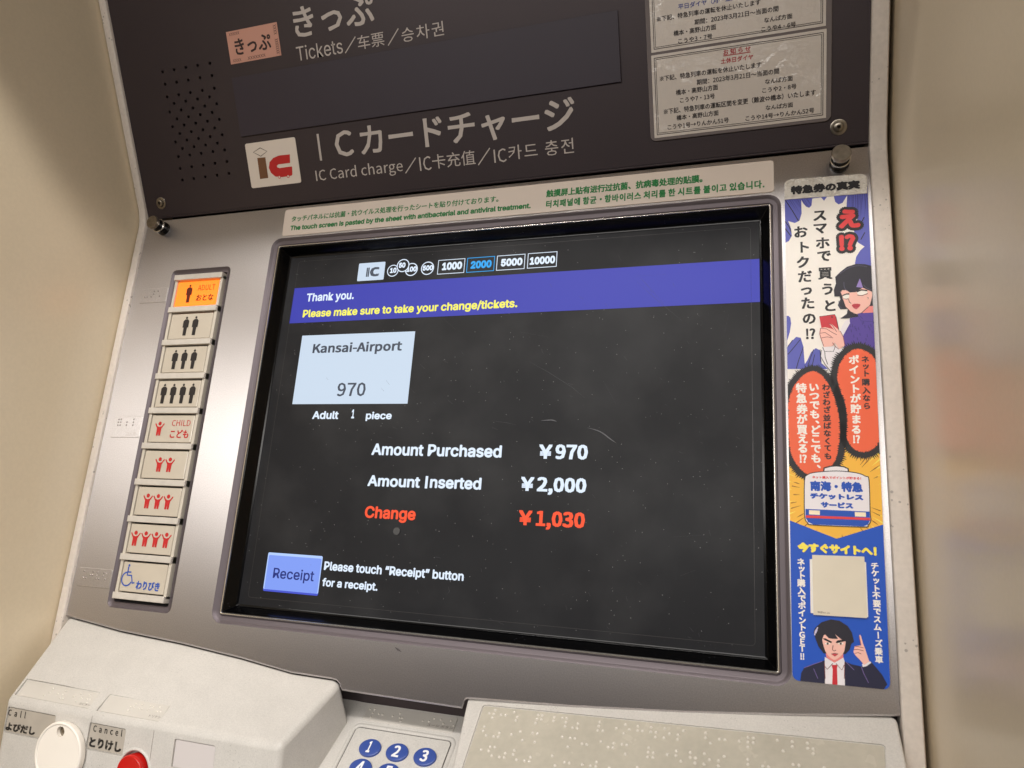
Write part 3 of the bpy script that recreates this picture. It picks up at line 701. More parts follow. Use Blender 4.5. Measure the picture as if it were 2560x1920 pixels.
# ic symbol
q = [UP.h(R1(*t)) for t in ((1140, 992), (1488, 950), (1530, 1262), (1188, 1302))]
x0, x1, y0, y1 = (q[0][0] + q[3][0]) / 2, (q[1][0] + q[2][0]) / 2, (q[2][1] + q[3][1]) / 2, (q[0][1] + q[1][1]) / 2
ics = plate('ic_symbol', UP, rrect(x0, y0, x1, y1, 0.0014), 0, 0.0002, mat('ic_symbol_white', (226, 214, 202), 0.5), TM)
p = Print(UP, 0.0003); BR = ink((116, 78, 50)); RD = ink((192, 34, 34))
p.line(R1, [(1198, 1053), (1245, 1022), (1292, 1046), (1250, 1080)], 0.0005, ink((86, 74, 60)), closed=True)
p.poly(R1, [(1225, 1092), (1281, 1087), (1301, 1230), (1245, 1238)], BR)
p.poly(R1, [(1450, 1067), (1375, 1075), (1335, 1092), (1310, 1122), (1305, 1160), (1320, 1195), (1350, 1220), (1400, 1224), (1462, 1214), (1468, 1206), (1466, 1150), (1378, 1162), (1362, 1156), (1360, 1145), (1372, 1136), (1452, 1126)], RD)
for c in ((1380, 1224), (1441, 1218)):
    a = UP.h(R1(*c)); p.lift(); p.pl(circ(a[0], a[1], 0.00115, 20), RD); p.lift(); p.pl(circ(a[0], a[1], 0.00075, 20), ink((226, 214, 202)))
p.build('emblem', ics)
# torx screws with washers
for Z, c in ((R1, (562, 1405)), (R3, (1695, 1005))):
    a = UP.h(Z(*c)); m4 = Matrix.Translation(UP.w(a[0], a[1], 0)) @ UP.mat().to_3x3().to_4x4()
    s = lathe('screw', m4, [(0.0044, 0.0), (0.0044, 0.0004), (0.0040, 0.0006), (0.0028, 0.0006), (0.0028, 0.0011), (0.0024, 0.0018), (0.0015, 0.0022), (0.0012, 0.0022), (0.0012, 0.0012)], M_steel, TM)
    v, fc = slab([(0.00115 * (1 if k % 2 else 0.55) * math.cos(k * math.pi / 6), 0.00115 * (1 if k % 2 else 0.55) * math.sin(k * math.pi / 6)) for k in range(12)], 0.0010, 0.0019)
    obj('screw_socket', mesh('screw_socket', v, fc), M_stem, m4, s)
# locking knobs on the lower fascia
for c in ((2098, 412), (411, 573)):
    a = LOW.h(c); m4 = Matrix.Translation(LOW.w(a[0], a[1], 0)) @ LOW.mat().to_3x3().to_4x4()
    k = lathe('locking_knob', m4, [(0.0052, 0), (0.0052, 0.0016), (0.0049, 0.0020), (0.0046, 0.0024), (0.0046, 0.0054), (0.0048, 0.0058), (0.0050, 0.0062), (0.0048, 0.0066), (0.0043, 0.0070), (0.0043, 0.0100)], M_stem, TM)
    lathe('knob_cap', m4, [(0.0046, 0.0100), (0.0050, 0.0103), (0.0051, 0.0108), (0.0049, 0.0112), (0.0051, 0.0116), (0.0051, 0.0124), (0.0047, 0.0130)], M_steel, k)
    lathe('knob_ring', m4, [(0.0051, 0.0056), (0.00525, 0.0060), (0.0053, 0.0063), (0.0050, 0.0066)], M_chrome, k)

# ================================================================== CONSOLE
AL = LOW.hit3((177, 1545)); t64 = math.radians(64); t25 = math.radians(25); t74 = math.radians(74)
RIDGE = AL + Vector((0, -math.sin(t64), -math.cos(t64))) * 0.0578
SLP = Fr(AL, (1, 0, 0), (0, math.sin(t64), math.cos(t64)))
FRO = Fr(RIDGE, (1, 0, 0), (0, math.sin(t25), math.cos(t25)))
def ridge_x(px):                                   # x where the sight line of a pixel meets the ridge line
    return FRO.hit3(px).x
XRD = ridge_x((701, 1866.6)); XLD = AL.x - 0.0008
back = [LOW.w(a, b, -0.0030) for a, b in bnd[:10]]
# left block hull
def hull(name, verts, faces, m, parent, bevel=0.003, seg=4, limit=25, cutters=()):
    me = mesh(name, [tuple(v) for v in verts], faces); bm = bmesh.new(); bm.from_mesh(me)
    bmesh.ops.remove_doubles(bm, verts=bm.verts, dist=1e-5); bmesh.ops.recalc_face_normals(bm, faces=bm.faces)
    es = [e for e in bm.edges if len(e.link_faces) == 2 and e.calc_face_angle(0) > math.radians(limit)]
    bmesh.ops.bevel(bm, geom=es, offset=bevel, segments=seg, profile=0.5, affect='EDGES', clamp_overlap=True)
    bm.to_mesh(me); bm.free()
    o = obj(name, me, m, None, parent)
    for c in cutters:
        md = o.modifiers.new('cut', 'BOOLEAN'); md.operation = 'DIFFERENCE'; md.object = c; md.solver = 'EXACT'
    if cutters:
        dg = bpy.context.evaluated_depsgraph_get(); me2 = bpy.data.meshes.new_from_object(o.evaluated_get(dg))
        o.modifiers.clear(); o.data = me2; me2.name = name; me = me2
        for c in cutters: bpy.data.objects.remove(c)
    me.polygons.foreach_set('use_smooth', [True] * len(me.polygons)); me.set_sharp_from_angle(angle=math.radians(32))
    wn = o.modifiers.new('weighted_normals', 'WEIGHTED_NORMAL'); wn.mode = 'FACE_AREA'; wn.weight = 90; wn.keep_sharp = True
    return o
def cutter(fr, poly, depth):
    v, fc = slab(poly, -depth, 0.02); me = mesh('c', v, fc); o = bpy.data.objects.new('c', me); COL.objects.link(o); o.matrix_world = fr.mat(); return o
def q2(fr, Z, pts): return [fr.h(Z(*p)) for p in pts]
def squared(q):
    return (q[0][0] + q[3][0]) / 2, (q[2][1] + q[3][1]) / 2, (q[1][0] + q[2][0]) / 2, (q[0][1] + q[1][1]) / 2
top = [back[0] + Vector((-0.0005, 0, 0))] + back[1:6]
ARr = LOW.w(*bnd[7], -0.0030)
top = top + [ARr]
def dn(p, d): return p + Vector((0, -math.sin(t25), -math.cos(t25))) * d
n = len(top); V = []
V += top
rdg = [Vector((XLD + (XRD - XLD) * i / (n - 1), RIDGE.y, RIDGE.z)) for i in range(n)]
for i in range(n): rdg[i].x = XLD + (XRD - XLD) * (top[i].x - top[0].x) / (top[-1].x - top[0].x)
V += rdg
bot = [dn(p, 0.13) for p in rdg]; V += bot
bb = [Vector((p.x, p.y + 0.01, bot[0].z)) for p in top]; V += bb
F_ = []
for k in range(3):
    for i in range(n - 1): F_.append((k * n + i, k * n + i + 1, (k + 1) * n + i + 1, (k + 1) * n + i))
for i in range(n - 1): F_.append((3 * n + i, 3 * n + i + 1, i + 1, i))
F_.append((0, n, 2 * n, 3 * n)); F_.append((n - 1, 4 * n - 1, 3 * n - 1, 2 * n - 1))
pl1 = squared(q2(SLP, Z1, [(455, 105), (1725, 330), (1515, 632), (243, 392)])); pl2 = squared([SLP.h(Z1(1880, 365)), SLP.h(Z2(868, 550)), SLP.h(Z2(655, 855)), SLP.h(Z1(1650, 665))])
def quadp(fr, pts, r): return rpoly(pts, r)
c1 = [SLP.h(Z1(*p)) for p in ((455, 105), (1725, 335), (1515, 632), (243, 392))]
c2 = [SLP.h(Z1(1880, 365)), SLP.h(Z2(868, 550)), SLP.h(Z2(655, 855)), SLP.h(Z1(1650, 665))]
l1 = [FRO.h(Z1(*p)) for p in ((145, 592), (968, 750), (905, 1210), (55, 1040))]
l2 = [FRO.h(Z1(*p)) for p in ((1555, 865), (2180, 985), (2110, 1455), (1468, 1335))]
l3 = [FRO.h(Z2(*p)) for p in ((945, 1148), (1655, 1275), (1600, 1790), (875, 1655))]
cut = [cutter(SLP, rpoly(c1, 0.0009), 0.0016), cutter(SLP, rpoly(c2, 0.0009), 0.0016), cutter(FRO, rpoly(l1, 0.0014), 0.0014), cutter(FRO, rpoly(l2, 0.0014), 0.0014), cutter(FRO, rpoly(l3, 0.0014), 0.0014)]
for ga, gb in (((1590, 740), (1462, 1560)), ((4160 - 1, 0), (0, 0))):
    if ga[0] < 4000:
        g1, g2 = FRO.h(Z1(*ga)), FRO.h(Z1(*gb))
        cut.append(cutter(FRO, [(g2[0], g2[1]), (g2[0] + 0.0005, g2[1]), (g1[0] + 0.0005, g1[1]), (g1[0], g1[1])], 0.0006))
g1, g2 = FRO.h(Z2(585, 1010)), FRO.h(Z2(490, 1659)); cut.append(cutter(FRO, [(g2[0], g2[1]), (g2[0] + 0.0004, g2[1]), (g1[0] + 0.0004, g1[1]), (g1[0], g1[1])], 0.0005))
# red button well
rc = FRO.h((335, 1926)); rr_ = abs(FRO.h((335 + 33, 1926))[0] - rc[0])
cut.append(cutter(FRO, circ(rc[0], rc[1], rr_ * 1.13, 48), 0.004))
cons = hull('left_console', V, F_, M_plast, TM, 0.0034, 5, 22, cut)
print('ridge', RIDGE, 'XRD', XRD)

def insert(fr, q, r, dep, m, name='label_plate', parent=None):
    return plate(name, fr, inset(rpoly(q, r), 0.00055), -dep - 0.001, -dep + 0.0003, m, parent or cons, bev=0.00015, seg=1)
DK = ink((30, 26, 26))
b1 = insert(SLP, c1, 0.0009, 0.0016, M_label, 'braille_plate'); b2 = insert(SLP, c2, 0.0009, 0.0016, M_label, 'braille_plate')
zb = -0.0013
d1 = [Z1(*p) for p in ((915, 288), (862, 352), (765, 402), (1138, 328), (1000, 374), (1085, 388), (1040, 452), (1088, 458), (1278, 424), (1412, 380), (1416, 450), (1552, 405), (1505, 466), (1553, 474), (1315, 505), (1500, 535))]
dots('braille_dots', SLP, zb, [SLP.h(p, zb) for p in d1], 0.00075, M_dot, b1)
d2 = [Z2(*p) for p in ((287, 550), (380, 563), (190, 602), (240, 608), (335, 628), (388, 636), (535, 592), (588, 600), (487, 655), (688, 614), (640, 682), (697, 688), (138, 665))]
dots('braille_dots', SLP, zb, [SLP.h(p, zb) for p in d2], 0.00075, M_dot, b2)
def small(t, fr, z, box, parent, m=None):
    p = Print(fr, z); p.fit(t, box, m or ink((110, 100, 92))); return p.build('lettering', parent)
def bx(fr, Z, a, b, hgt):
    x0, y0 = fr.h(Z(*a)); x1, yb = fr.h(Z(*b)); y1 = fr.h(Z(a[0], a[1] - hgt))[1]; return (x0, (y0 + yb) / 2, x1, (y0 + yb) / 2 + y1 - y0)
small('ヨビダシ', SLP, zb + 0.0001, bx(SLP, Z1, (1335, 548), (1530, 572), 42), b1); small('トリケシ', SLP, zb + 0.0001, bx(SLP, Z2, (472, 760), (672, 785), 46), b2)
i1 = insert(FRO, l1, 0.0014, 0.0009, M_sink); i2 = insert(FRO, l2, 0.0014, 0.0009, M_sink); i3 = insert(FRO, l3, 0.0014, 0.0009, M_blank, 'blank_label_plate')
zl = -0.0005
p = Print(FRO, zl); p.tx('Call', Z1, (135, 750), (437, 803), 118, DK, space=1.35, bold=0.008); p.tx('よびだし', Z1, (88, 1005), (595, 1098), 150, DK, bold=0.02); p.build('lettering', i1)
p = Print(FRO, zl); p.tx('Cancel', Z1, (1605, 1028), (2105, 1118), 122, DK, space=1.3, bold=0.008); p.tx('とりけし', Z1, (1530, 1300), (2085, 1390), 180, DK, bold=0.02); p.build('lettering', i2)
# white round cover over the call button
cl = FRO.h(Z1(600, 1400), 0.004)[0]; cr_ = FRO.h(Z1(1405, 1350), 0.004)[0]; ct = FRO.h(Z1(1040, 865), 0.004)[1]; dr = (cr_ - cl) / 2; dc = ((cl + cr_) / 2, ct - dr)
m4 = Matrix.Translation(FRO.w(dc[0], dc[1], 0)) @ FRO.mat().to_3x3().to_4x4()
hp = FRO.h(Z1(1040, 1035), 0.004); hr = dr * 0.17
hx, hy = hp[0] - dc[0], hp[1] - dc[1]
DF = Fr(FRO.w(dc[0], dc[1], 0), FRO.u, FRO.v)
cov = holed('call_button_cover', DF, circ(0, 0, dr, 64), [circ(hx, hy, hr, 24)], 0.0006, 0.0038, M_disc, TM)
v = []; fc = []
pr = [(dr, 0.0006), (dr + 0.0003, 0.0012), (dr + 0.0003, 0.0034), (dr, 0.0041), (dr - 0.0006, 0.0044), (dr - 0.0012, 0.0042), (dr - 0.0015, 0.00385)]
for r_, z_ in pr:
    for i in range(64): a = 2 * math.pi * i / 64; v.append((r_ * math.cos(a), r_ * math.sin(a), z_))
for k in range(len(pr) - 1):
    for i in range(64): fc.append((k * 64 + i, k * 64 + (i + 1) % 64, (k + 1) * 64 + (i + 1) % 64, (k + 1) * 64 + i))
obj('cover_rim', mesh('cover_rim', v, fc), M_disc, m4, cov, 50)
sm = Matrix.Translation(FRO.w(hp[0], hp[1], 0)) @ FRO.mat().to_3x3().to_4x4()
lathe('cover_screw', sm, [(hr * 1.05, 0.0008), (hr * 0.95, 0.0016), (hr * 0.5, 0.0022), (hr * 0.2, 0.0022)], M_steel, cov, 24)
# red cancel button
rm = Matrix.Translation(FRO.w(rc[0], rc[1], 0)) @ FRO.mat().to_3x3().to_4x4()
rb = lathe('cancel_button', rm, [(rr_ * 0.97, -0.0039), (rr_ * 0.97, 0.0030), (rr_ * 0.95, 0.0037), (rr_ * 0.90, 0.0041), (rr_ * 0.80, 0.0041), (rr_ * 0.4, 0.0036)], M_red, TM, 48)
v = []; fc = []; pr = [(rr_ * 1.30, 0.0), (rr_ * 1.24, 0.0007), (rr_ * 1.16, 0.0007), (rr_ * 1.11, 0.0001), (rr_ * 1.10, -0.003)]
for r_, z_ in pr:
    for i in range(48): a = 2 * math.pi * i / 48; v.append((r_ * math.cos(a), r_ * math.sin(a), z_))
for k in range(len(pr) - 1):
    for i in range(48): fc.append((k * 48 + i, k * 48 + (i + 1) % 48, (k + 1) * 48 + (i + 1) % 48, (k + 1) * 48 + i))
obj('button_collar', mesh('button_collar', v, fc), M_plast, rm, rb, 60)

# ---- keypad floor ---------------------------------------------------------
a = KEY.h((866, 1780)); kx0 = a[0] - 0.06; kx1 = KEY.h((1200, 1800))[0] + 0.03
floor_ = plate('keypad_floor', KEY, rect(kx0, -0.13, kx1, 0.012), -0.006, 0, M_plast, TM)
kq = [KEY.h(Z4(*p)) for p in ((225, 408), (1868, 648))]
kx_l, kx_r = kq[0][0], kq[1][0]; ky1 = (kq[0][1] + kq[1][1]) / 2
R0 = (kx_l, ky1 - 0.09, kx_r, ky1)
ringloft('keypad_border', KEY, R0, [(0.0030, 0.0, 0.005), (0.0024, 0.0007, 0.0046), (0.0014, 0.0009, 0.0036), (0.0006, 0.0007, 0.003), (0.0002, 0.0001, 0.0026), (0.0002, -0.001, 0.0026)], M_plast, TM)
ringloft('keypad_gap', KEY, R0, [(0.0003, 0.00015, 0.0026), (-0.0002, 0.00015, 0.0022)], M_body, TM)
kp = plate('keypad_plate', KEY, rrect(kx_l + 0.0002, ky1 - 0.09, kx_r - 0.0002, ky1 - 0.0002, 0.0022), 0.0, 0.0005, M_plast, TM, bev=0.0002, seg=2)
kc = [KEY.h(Z4(*p), 0.0015) for p in ((448, 752), (915, 830), (1395, 912), (275, 1098))]
kr = abs(KEY.h(Z4(1595, 930), 0.0015)[0] - KEY.h(Z4(1193, 912), 0.0015)[0]) / 2
dx = ((kc[1][0] - kc[0][0]) + (kc[2][0] - kc[1][0])) / 2; dy = kc[3][1] - kc[0][1]; bx_, by_ = kc[0][0], (kc[0][1] + kc[1][1] + kc[2][1]) / 3
for r_ in range(2):
    for c_ in range(3):
        x = bx_ + dx * c_; y = by_ + dy * r_
        km = Matrix.Translation(KEY.w(x, y, 0)) @ KEY.mat().to_3x3().to_4x4() @ Matrix.Diagonal((1, 0.80, 1, 1))
        key = lathe('key', km, [(kr, 0.0005), (kr, 0.0012), (kr * 0.97, 0.0017), (kr * 0.90, 0.0020), (kr * 0.5, 0.0021)], M_key, TM, 36)
        p = Print(KEY, 0.0023); hh = kr * 1.02; ww = hh * (0.34 if (r_, c_) == (0, 0) else 0.62)
        p.fit(str(r_ * 3 + c_ + 1), (x - ww / 2, y - hh / 2, x + ww / 2, y + hh / 2), ink((236, 236, 240)), bold=0.012); p.build('digit', key)
q = [KEY.h(Z4(*t)) for t in ((440, 25), (1965, 240), (1890, 512), (318, 275))]
x0, x1, y0, y1 = (q[0][0] + q[3][0]) / 2, (q[1][0] + q[2][0]) / 2, (q[2][1] + q[3][1]) / 2, (q[0][1] + q[1][1]) / 2
bs = plate('braille_plate', KEY, rrect(x0, y0, x1, y1, 0.0012), 0, 0.0005, M_label, TM, bev=0.0003)
bd = [Z4(*t) for t in ((450, 90), (530, 95), (497, 155), (460, 222), (605, 172), (668, 180), (838, 210), (972, 165), (965, 235), (1008, 240), (980, 300), (1365, 292), (1468, 300), (1560, 255), (1675, 272), (1718, 340), (1852, 290), (1895, 378))]
dots('braille_dots', KEY, 0.0005, [KEY.h(t, 0.0005) for t in bd], 0.0007, M_dot, bs)
small('スージ ボタン', KEY, 0.0006, bx(KEY, Z4, (1430, 392), (1880, 448), 48), bs)

# ---- right block with the braille instruction plate -----------------------
A_ = LOW.w(*bnd[13], -0.0030); B_ = LOW.w(*bnd[18], -0.0030)
cu = (B_ - A_).normalized(); vv = Vector((0, math.sin(t74), math.cos(t74))); vv = (vv - cu * vv.dot(cu)).normalized()
RB = Fr(A_, cu, vv)
tb = [LOW.w(*b, -0.0030) for b in bnd[13:19]]
tb2 = [RB.h((0, 0))] and [((q - RB.o).dot(RB.u), (q - RB.o).dot(RB.v)) for q in tb]
le = RB.h((1130.5, 1920)); re = RB.h((2266, 1920)); te = RB.h(Z6(1945, 300))
lt = tb2[0]; fx = le[0] + (le[0] - lt[0]) * 0.9; fy = le[1] + (le[1] - lt[1]) * 0.9
rx = re[0] + (re[0] - te[0]) * 0.9
c0_, c1_, c2_ = (Vector(RB.h(Z6(*t))) for t in ((1950, 345), (1944, 236), (1835, 243)))
cnr = [tuple((1 - t) ** 2 * c0_ + 2 * t * (1 - t) * c1_ + t * t * c2_) for t in (0, .2, .4, .6, .8, 1)]
outl = [(fx, fy), (rx, fy)] + cnr + list(reversed(tb2[:-1]))
V = [RB.w(a, b, 0) for a, b in outl]; V2 = [RB.w(a, b, -0.06) for a, b in outl]; n = len(V)
F_ = [tuple(range(n)), tuple(reversed(range(n, 2 * n)))] + [(i, n + i, n + (i + 1) % n, (i + 1) % n) for i in range(n)]
pc = [RB.h(Z5(175, 152)), RB.h(Z6(1835, 505)), RB.h((2218, 1935)), RB.h((1150, 1935))]
# carry the plate on towards the viewer, past the picture edge
sl = ((pc[3][0] - pc[0][0]) / (pc[3][1] - pc[0][1])); sr = ((pc[2][0] - pc[1][0]) / (pc[2][1] - pc[1][1]))
yb = fy + 0.012
pc[3] = (pc[0][0] + sl * (yb - pc[0][1]), yb); pc[2] = (pc[1][0] + sr * (yb - pc[1][1]), yb)
print('right plate', pc, 'outline', outl)
rblk = hull('right_console', V + V2, F_, M_plast, TM, 0.0030, 4, 28, [cutter(RB, rpoly(pc, 0.0022), 0.0007)])
bp = plate('braille_guide_plate', RB, inset(rpoly(pc, 0.0022), 0.0005), -0.0012, -0.0003, M_braille, rblk, bev=0.00015, seg=1)
md = [Z5(*t) for t in ((288, 200), (232, 230), (274, 235), (340, 243), (383, 247), (260, 270), (462, 220), (490, 262), (478, 295), (683, 245), (722, 250), (670, 284), (713, 288), (660, 320), (833, 265), (824, 300), (905, 272), (947, 276), (938, 315), (930, 352), (1050, 325), (1000, 362), (1043, 367), (1250, 310), (1243, 348), (1233, 386), (1280, 392),
     (1405, 368), (1487, 335), (1523, 380), (1473, 416), (1605, 348), (1600, 388), (1645, 392), (1727, 358), (1722, 400), (1770, 405), (1765, 448), (1850, 370), (1893, 418), (1842, 455), (1973, 428), (1968, 470), (2023, 390),
     (187, 353), (175, 390), (203, 433), (272, 443), (313, 448), (325, 410), (437, 425), (518, 398), (537, 478), (633, 412), (675, 418), (652, 495), (905, 447), (977, 457), (1022, 461), (957, 538), (1088, 510), (1131, 516), (1262, 490), (1380, 506), (1328, 542), (1373, 547), (1456, 514), (1500, 521), (1487, 605),
     (1703, 545), (1698, 587), (1746, 594), (1692, 632), (1741, 637), (1873, 610), (1957, 577), (1953, 619), (2000, 670), (2087, 590), (2083, 636), (2131, 640), (2128, 686),
     (157, 565), (241, 537), (284, 542), (227, 576), (255, 620), (326, 632), (370, 637), (380, 598), (464, 570), (452, 610), (483, 656), (557, 667), (601, 673), (612, 634), (813, 620), (838, 711), (926, 680), (971, 686), (1089, 702), (1165, 714), (1215, 718), (1221, 678), (1598, 728), (1338, 732))]
md += [Z6(*t) for t in ((33, 378), (230, 397), (228, 440), (272, 487), (352, 452), (401, 458), (530, 470), (608, 436), (656, 442), (606, 480), (655, 485), (606, 523), (870, 462), (922, 557), (1001, 475), (1003, 520), (1137, 488), (1140, 535), (1190, 540), (1190, 583),
     (92, 572), (90, 615), (138, 622), (134, 665), (218, 583), (263, 635), (213, 674), (395, 606), (344, 646), (342, 690), (605, 632), (606, 676), (738, 692), (790, 700), (1010, 678), (1062, 685), (1287, 708), (8, 650))]
pts = [RB.h(t, 0.0) for t in md]
rng = random.Random(5)
for r_ in range(3):
    pts += cells(rng, pc[0][0] + 0.006 * (r_ % 2), min(y for _, y in pts) - 0.006, 26, 0.0026, 0.0085)
dots('braille_dots', RB, -0.0003, pts, 0.00085, mat('guide_dot', (216, 210, 200), 0.15), bp)

# ================================================================== NOTICES AND STICKERS
# laminated timetable notices
LN = empty('laminated_notice', UP.w(*UP.h(R3(900, 1050)), 0), 'clear laminated pouch with two paper timetable notices taped to the dark upper fascia', 'notice')
nl = UP.h(R3(203, 900))[0]; nr = UP.h(R3(1637, 800))[0]; nbm = (UP.h(R3(260, 1108))[1] + UP.h(R3(1590, 968))[1]) / 2
PT = nbm + 0.175
plate('laminate_pouch', UP, rrect(nl, nbm, nr, PT, 0.0035), 0.0002, 0.0011, M_pouch, LN, bev=0.0004)
def paper(y0, y1, x0, x1): return plate('notice_paper', UP, rect(x0, y0, x1, y1), 0.0011, 0.0013, M_paper, LN)
pq = [UP.h(R3(*t), .0013) for t in ((212, 432), (1600, 235), (1597, 940), (243, 1083))]
px0, px1, py0, py1 = (pq[0][0] + pq[3][0]) / 2, (pq[1][0] + pq[2][0]) / 2, (pq[2][1] + pq[3][1]) / 2, (pq[0][1] + pq[1][1]) / 2
pa = paper(py0, py1, px0, px1)
uy0 = (UP.h(R3(232, 408), .0013)[1] + UP.h(R3(1585, 213), .0013)[1]) / 2
pb_ = paper(uy0, PT - 0.004, px0 + 0.0002, px1 - 0.0004)
NZ = 0.00145; NK = ink((44, 36, 36)); NR = ink((176, 40, 48)); NB = ink((70, 80, 150))
def border(x0, y0, x1, y1, par):
    p = Print(UP, NZ)
    for d, w_ in ((0.0017, 0.00045), (0.0026, 0.00032)): p.st(rect(x0 + d, y0 + d, x1 - d, y1 - d), w_, NK, True)
    p.build('printed_border', par)
border(px0, py0, px1, py1, pa); border(px0 + .0002, uy0, px1 - .0004, PT - 0.004, pb_)
lines2 = [('お 知 ら せ', (785, 437), (1000, 407), 46, NR), ('土休日ダイヤ', (765, 505), (1020, 470), 42, NR), ('※下記、特急列車の運転を休止いたします', (282, 640), (1085, 538), 44, NK),
    ('期間：2023年3月21日～当面の間', (575, 665), (1225, 590), 44, NK), ('橋本・高野山方面', (410, 752), (742, 712), 44, NK), ('なんば方面', (1115, 662), (1333, 642), 42, NK), ('こうや7・13号', (442, 810), (718, 782), 40, NK),
    ('こうや2・8号', (1092, 732), (1362, 706), 40, NK), ('※下記、特急列車の運転区間を変更（難波⇔橋本）いたします', (315, 895), (1515, 765), 46, NK), ('橋本・高野山方面', (415, 948), (747, 916), 42, NK), ('なんば方面', (1120, 868), (1335, 850), 40, NK),
    ('こうや1号→りんかん51号', (345, 1020), (828, 975), 40, NK), ('こうや14号→りんかん52号', (960, 948), (1503, 902), 40, NK)]
lines1 = [('平日ダイヤ（月～金）', (428, 70), (860, 12), 46, NB), ('※下記、特急列車の運転を休止いたします', (260, 165), (1078, 48), 44, NK), ('期間：2023年3月21日～当面の間', (557, 190), (1220, 97), 44, NK), ('なんば方面', (1108, 175), (1330, 152), 42, NK),
    ('橋本・高野山方面', (392, 280), (727, 240), 44, NK), ('こうや4・6号', (1085, 247), (1358, 217), 40, NK), ('こうや3・7号', (428, 342), (698, 310), 40, NK)]
for L, par in ((lines2, pa), (lines1, pb_)):
    for t, bl, br, h, m in L: text('lettering', UP, NZ, t, R3, bl, br, h, m, par, bold=0.006)
p = Print(UP, NZ); p.line(R3, [(783, 442), (1000, 411)], 0.0004, NR); p.build('underline', pa)

# antibacterial sticker
gq = [LOW.h(R4(*t)) for t in ((316, 403), (292, 584))] + [LOW.h(R5(1757, 276)), LOW.h(R5(1753, 58))]
AB = plate('antibacterial_sticker', LOW, rpoly([gq[1], gq[2], gq[3], gq[0]], 0.0022), 0.0001, 0.0005, M_stick, None, bev=0.0001, seg=1)
tag(AB, 'long cream sticker with green antibacterial notice in four languages above the screen', 'sticker')
GR = ink((34, 128, 66)); z = 0.0006
text('lettering', LOW, z, 'タッチパネルには抗菌・抗ウイルス処理を行ったシートを貼り付けております。', R4, (355, 478), (1785, 352), 40, GR, AB, bold=0.008)
text('lettering', LOW, z, 'The touch screen is pasted by the sheet with antibacterial and antiviral treatment.', R4, (345, 544), (2008, 406), 42, GR, AB, fnt=F_int, bold=0.035)
text('lettering', LOW, z, '触摸屏上贴有进行过抗菌、抗病毒处理的贴膜。', R5, (180, 321), (1262, 203), 52, GR, AB, bold=0.014)
text('lettering', LOW, z, '터치패널에 항균・항바이러스 처리를 한 시트를 붙이고 있습니다.', R5, (178, 393), (1690, 243), 52, GR, AB, bold=0.014)

# ---- railway advert strip on the right of the screen ----------------------
AZ = 0.0007
aq = [LOW.h(t, AZ) for t in (A1(338, 388), A1(1478, 300), A5(1800, 1795), A5(447, 1660))]
ax0 = (aq[0][0] + aq[3][0]) / 2; ax1 = (aq[1][0] + aq[2][0]) / 2; ay1 = (aq[0][1] + aq[1][1]) / 2; ay0 = (aq[2][1] + aq[3][1]) / 2
print('advert', aq)
AQ = [aq[3], aq[2], aq[1], aq[0]]
AD = plate('advert_strip', LOW, rpoly(AQ, 0.0038), 0.0, 0.0006, mat('advert_white', (246, 240, 232), 0.4, 0, 0.4), None, bev=0.0002, seg=1)
tag(AD, 'tall colourful railway advert strip with cartoon woman, orange bubbles and man in suit', 'advert')
CLIP = rpoly(AQ, 0.0036)
def clip(poly, C=CLIP):
    out = list(poly); n = len(C)
    for i in range(n):
        a, b = C[i], C[(i + 1) % n]
        def ins(p): return (b[0] - a[0]) * (p[1] - a[1]) - (b[1] - a[1]) * (p[0] - a[0]) >= -1e-12
        def cut_(p, q):
            d1 = (b[0] - a[0]) * (p[1] - a[1]) - (b[1] - a[1]) * (p[0] - a[0]); d2 = (b[0] - a[0]) * (q[1] - a[1]) - (b[1] - a[1]) * (q[0] - a[0])
            t = d1 / (d1 - d2); return (p[0] + (q[0] - p[0]) * t, p[1] + (q[1] - p[1]) * t)
        src = out; out = []
        for j in range(len(src)):
            p, q = src[j - 1], src[j]
            if ins(q):
                if not ins(p): out.append(cut_(p, q))
                out.append(q)
            elif ins(p): out.append(cut_(p, q))
        if not out: return []
    return out
class Art(Print):
    def poly(s, Z, pts, m, smooth=False):
        q = s.P(Z, pts); q = catmull(q) if smooth else q
        q = clip(q)
        r = []
        for t in q:
            if not r or (abs(t[0] - r[-1][0]) + abs(t[1] - r[-1][1])) > 1e-7: r.append(t)
        if len(r) > 2: s.pl(r, m)
    def stl(s, Z, pts, w, m, smooth=False):
        q = s.P(Z, pts)
        if smooth: q = catmull(q, closed=False)
        q = [t for t in q if aq_in(t)]
        if len(q) > 1: s.st(q, w, m)
    def em(s, t, Z, c, size, m, bold=0.0, rot=0, dx=0, dy=0, sx=1.0):
        vs, fs = tmesh(t, F_cjk, bold); c0 = s.fr.h(Z(*c), s.z); k = abs(s.fr.h(Z(c[0] + size, c[1]), s.z)[0] - c0[0]) / EMW
        b = len(s.v); z = s.zz(); mi = s.mid(m)
        w = EMW * len(t)
        for v in vs:
            x, y = v[0] - (max(q[0] for q in vs) + min(q[0] for q in vs)) / 2 if len(t) > 1 else v[0] - EMW / 2, v[1] - EMC
            x *= sx
            if rot: x, y = y, -x
            s.v.append((c0[0] + (x + dx * EMW) * k, c0[1] + (y + dy * EMW) * k, z + v[2]))
        for q in fs: s.f.append(tuple(b + i for i in q)); s.mi.append(mi)
    def column(s, Z, items, size, m, bold=0.0):
        for it in items:
            t, x, y = it[:3]
            if t == '、': s.em(t, Z, (x, y), size, m, bold, dx=0.55, dy=0.5)
            elif t == 'ー': s.em(t, Z, (x, y), size, m, bold, rot=1)
            elif len(t) > 1: s.em(t, Z, (x, y), size, m, bold, sx=0.9)
            else: s.em(t, Z, (x, y), size, m, bold)
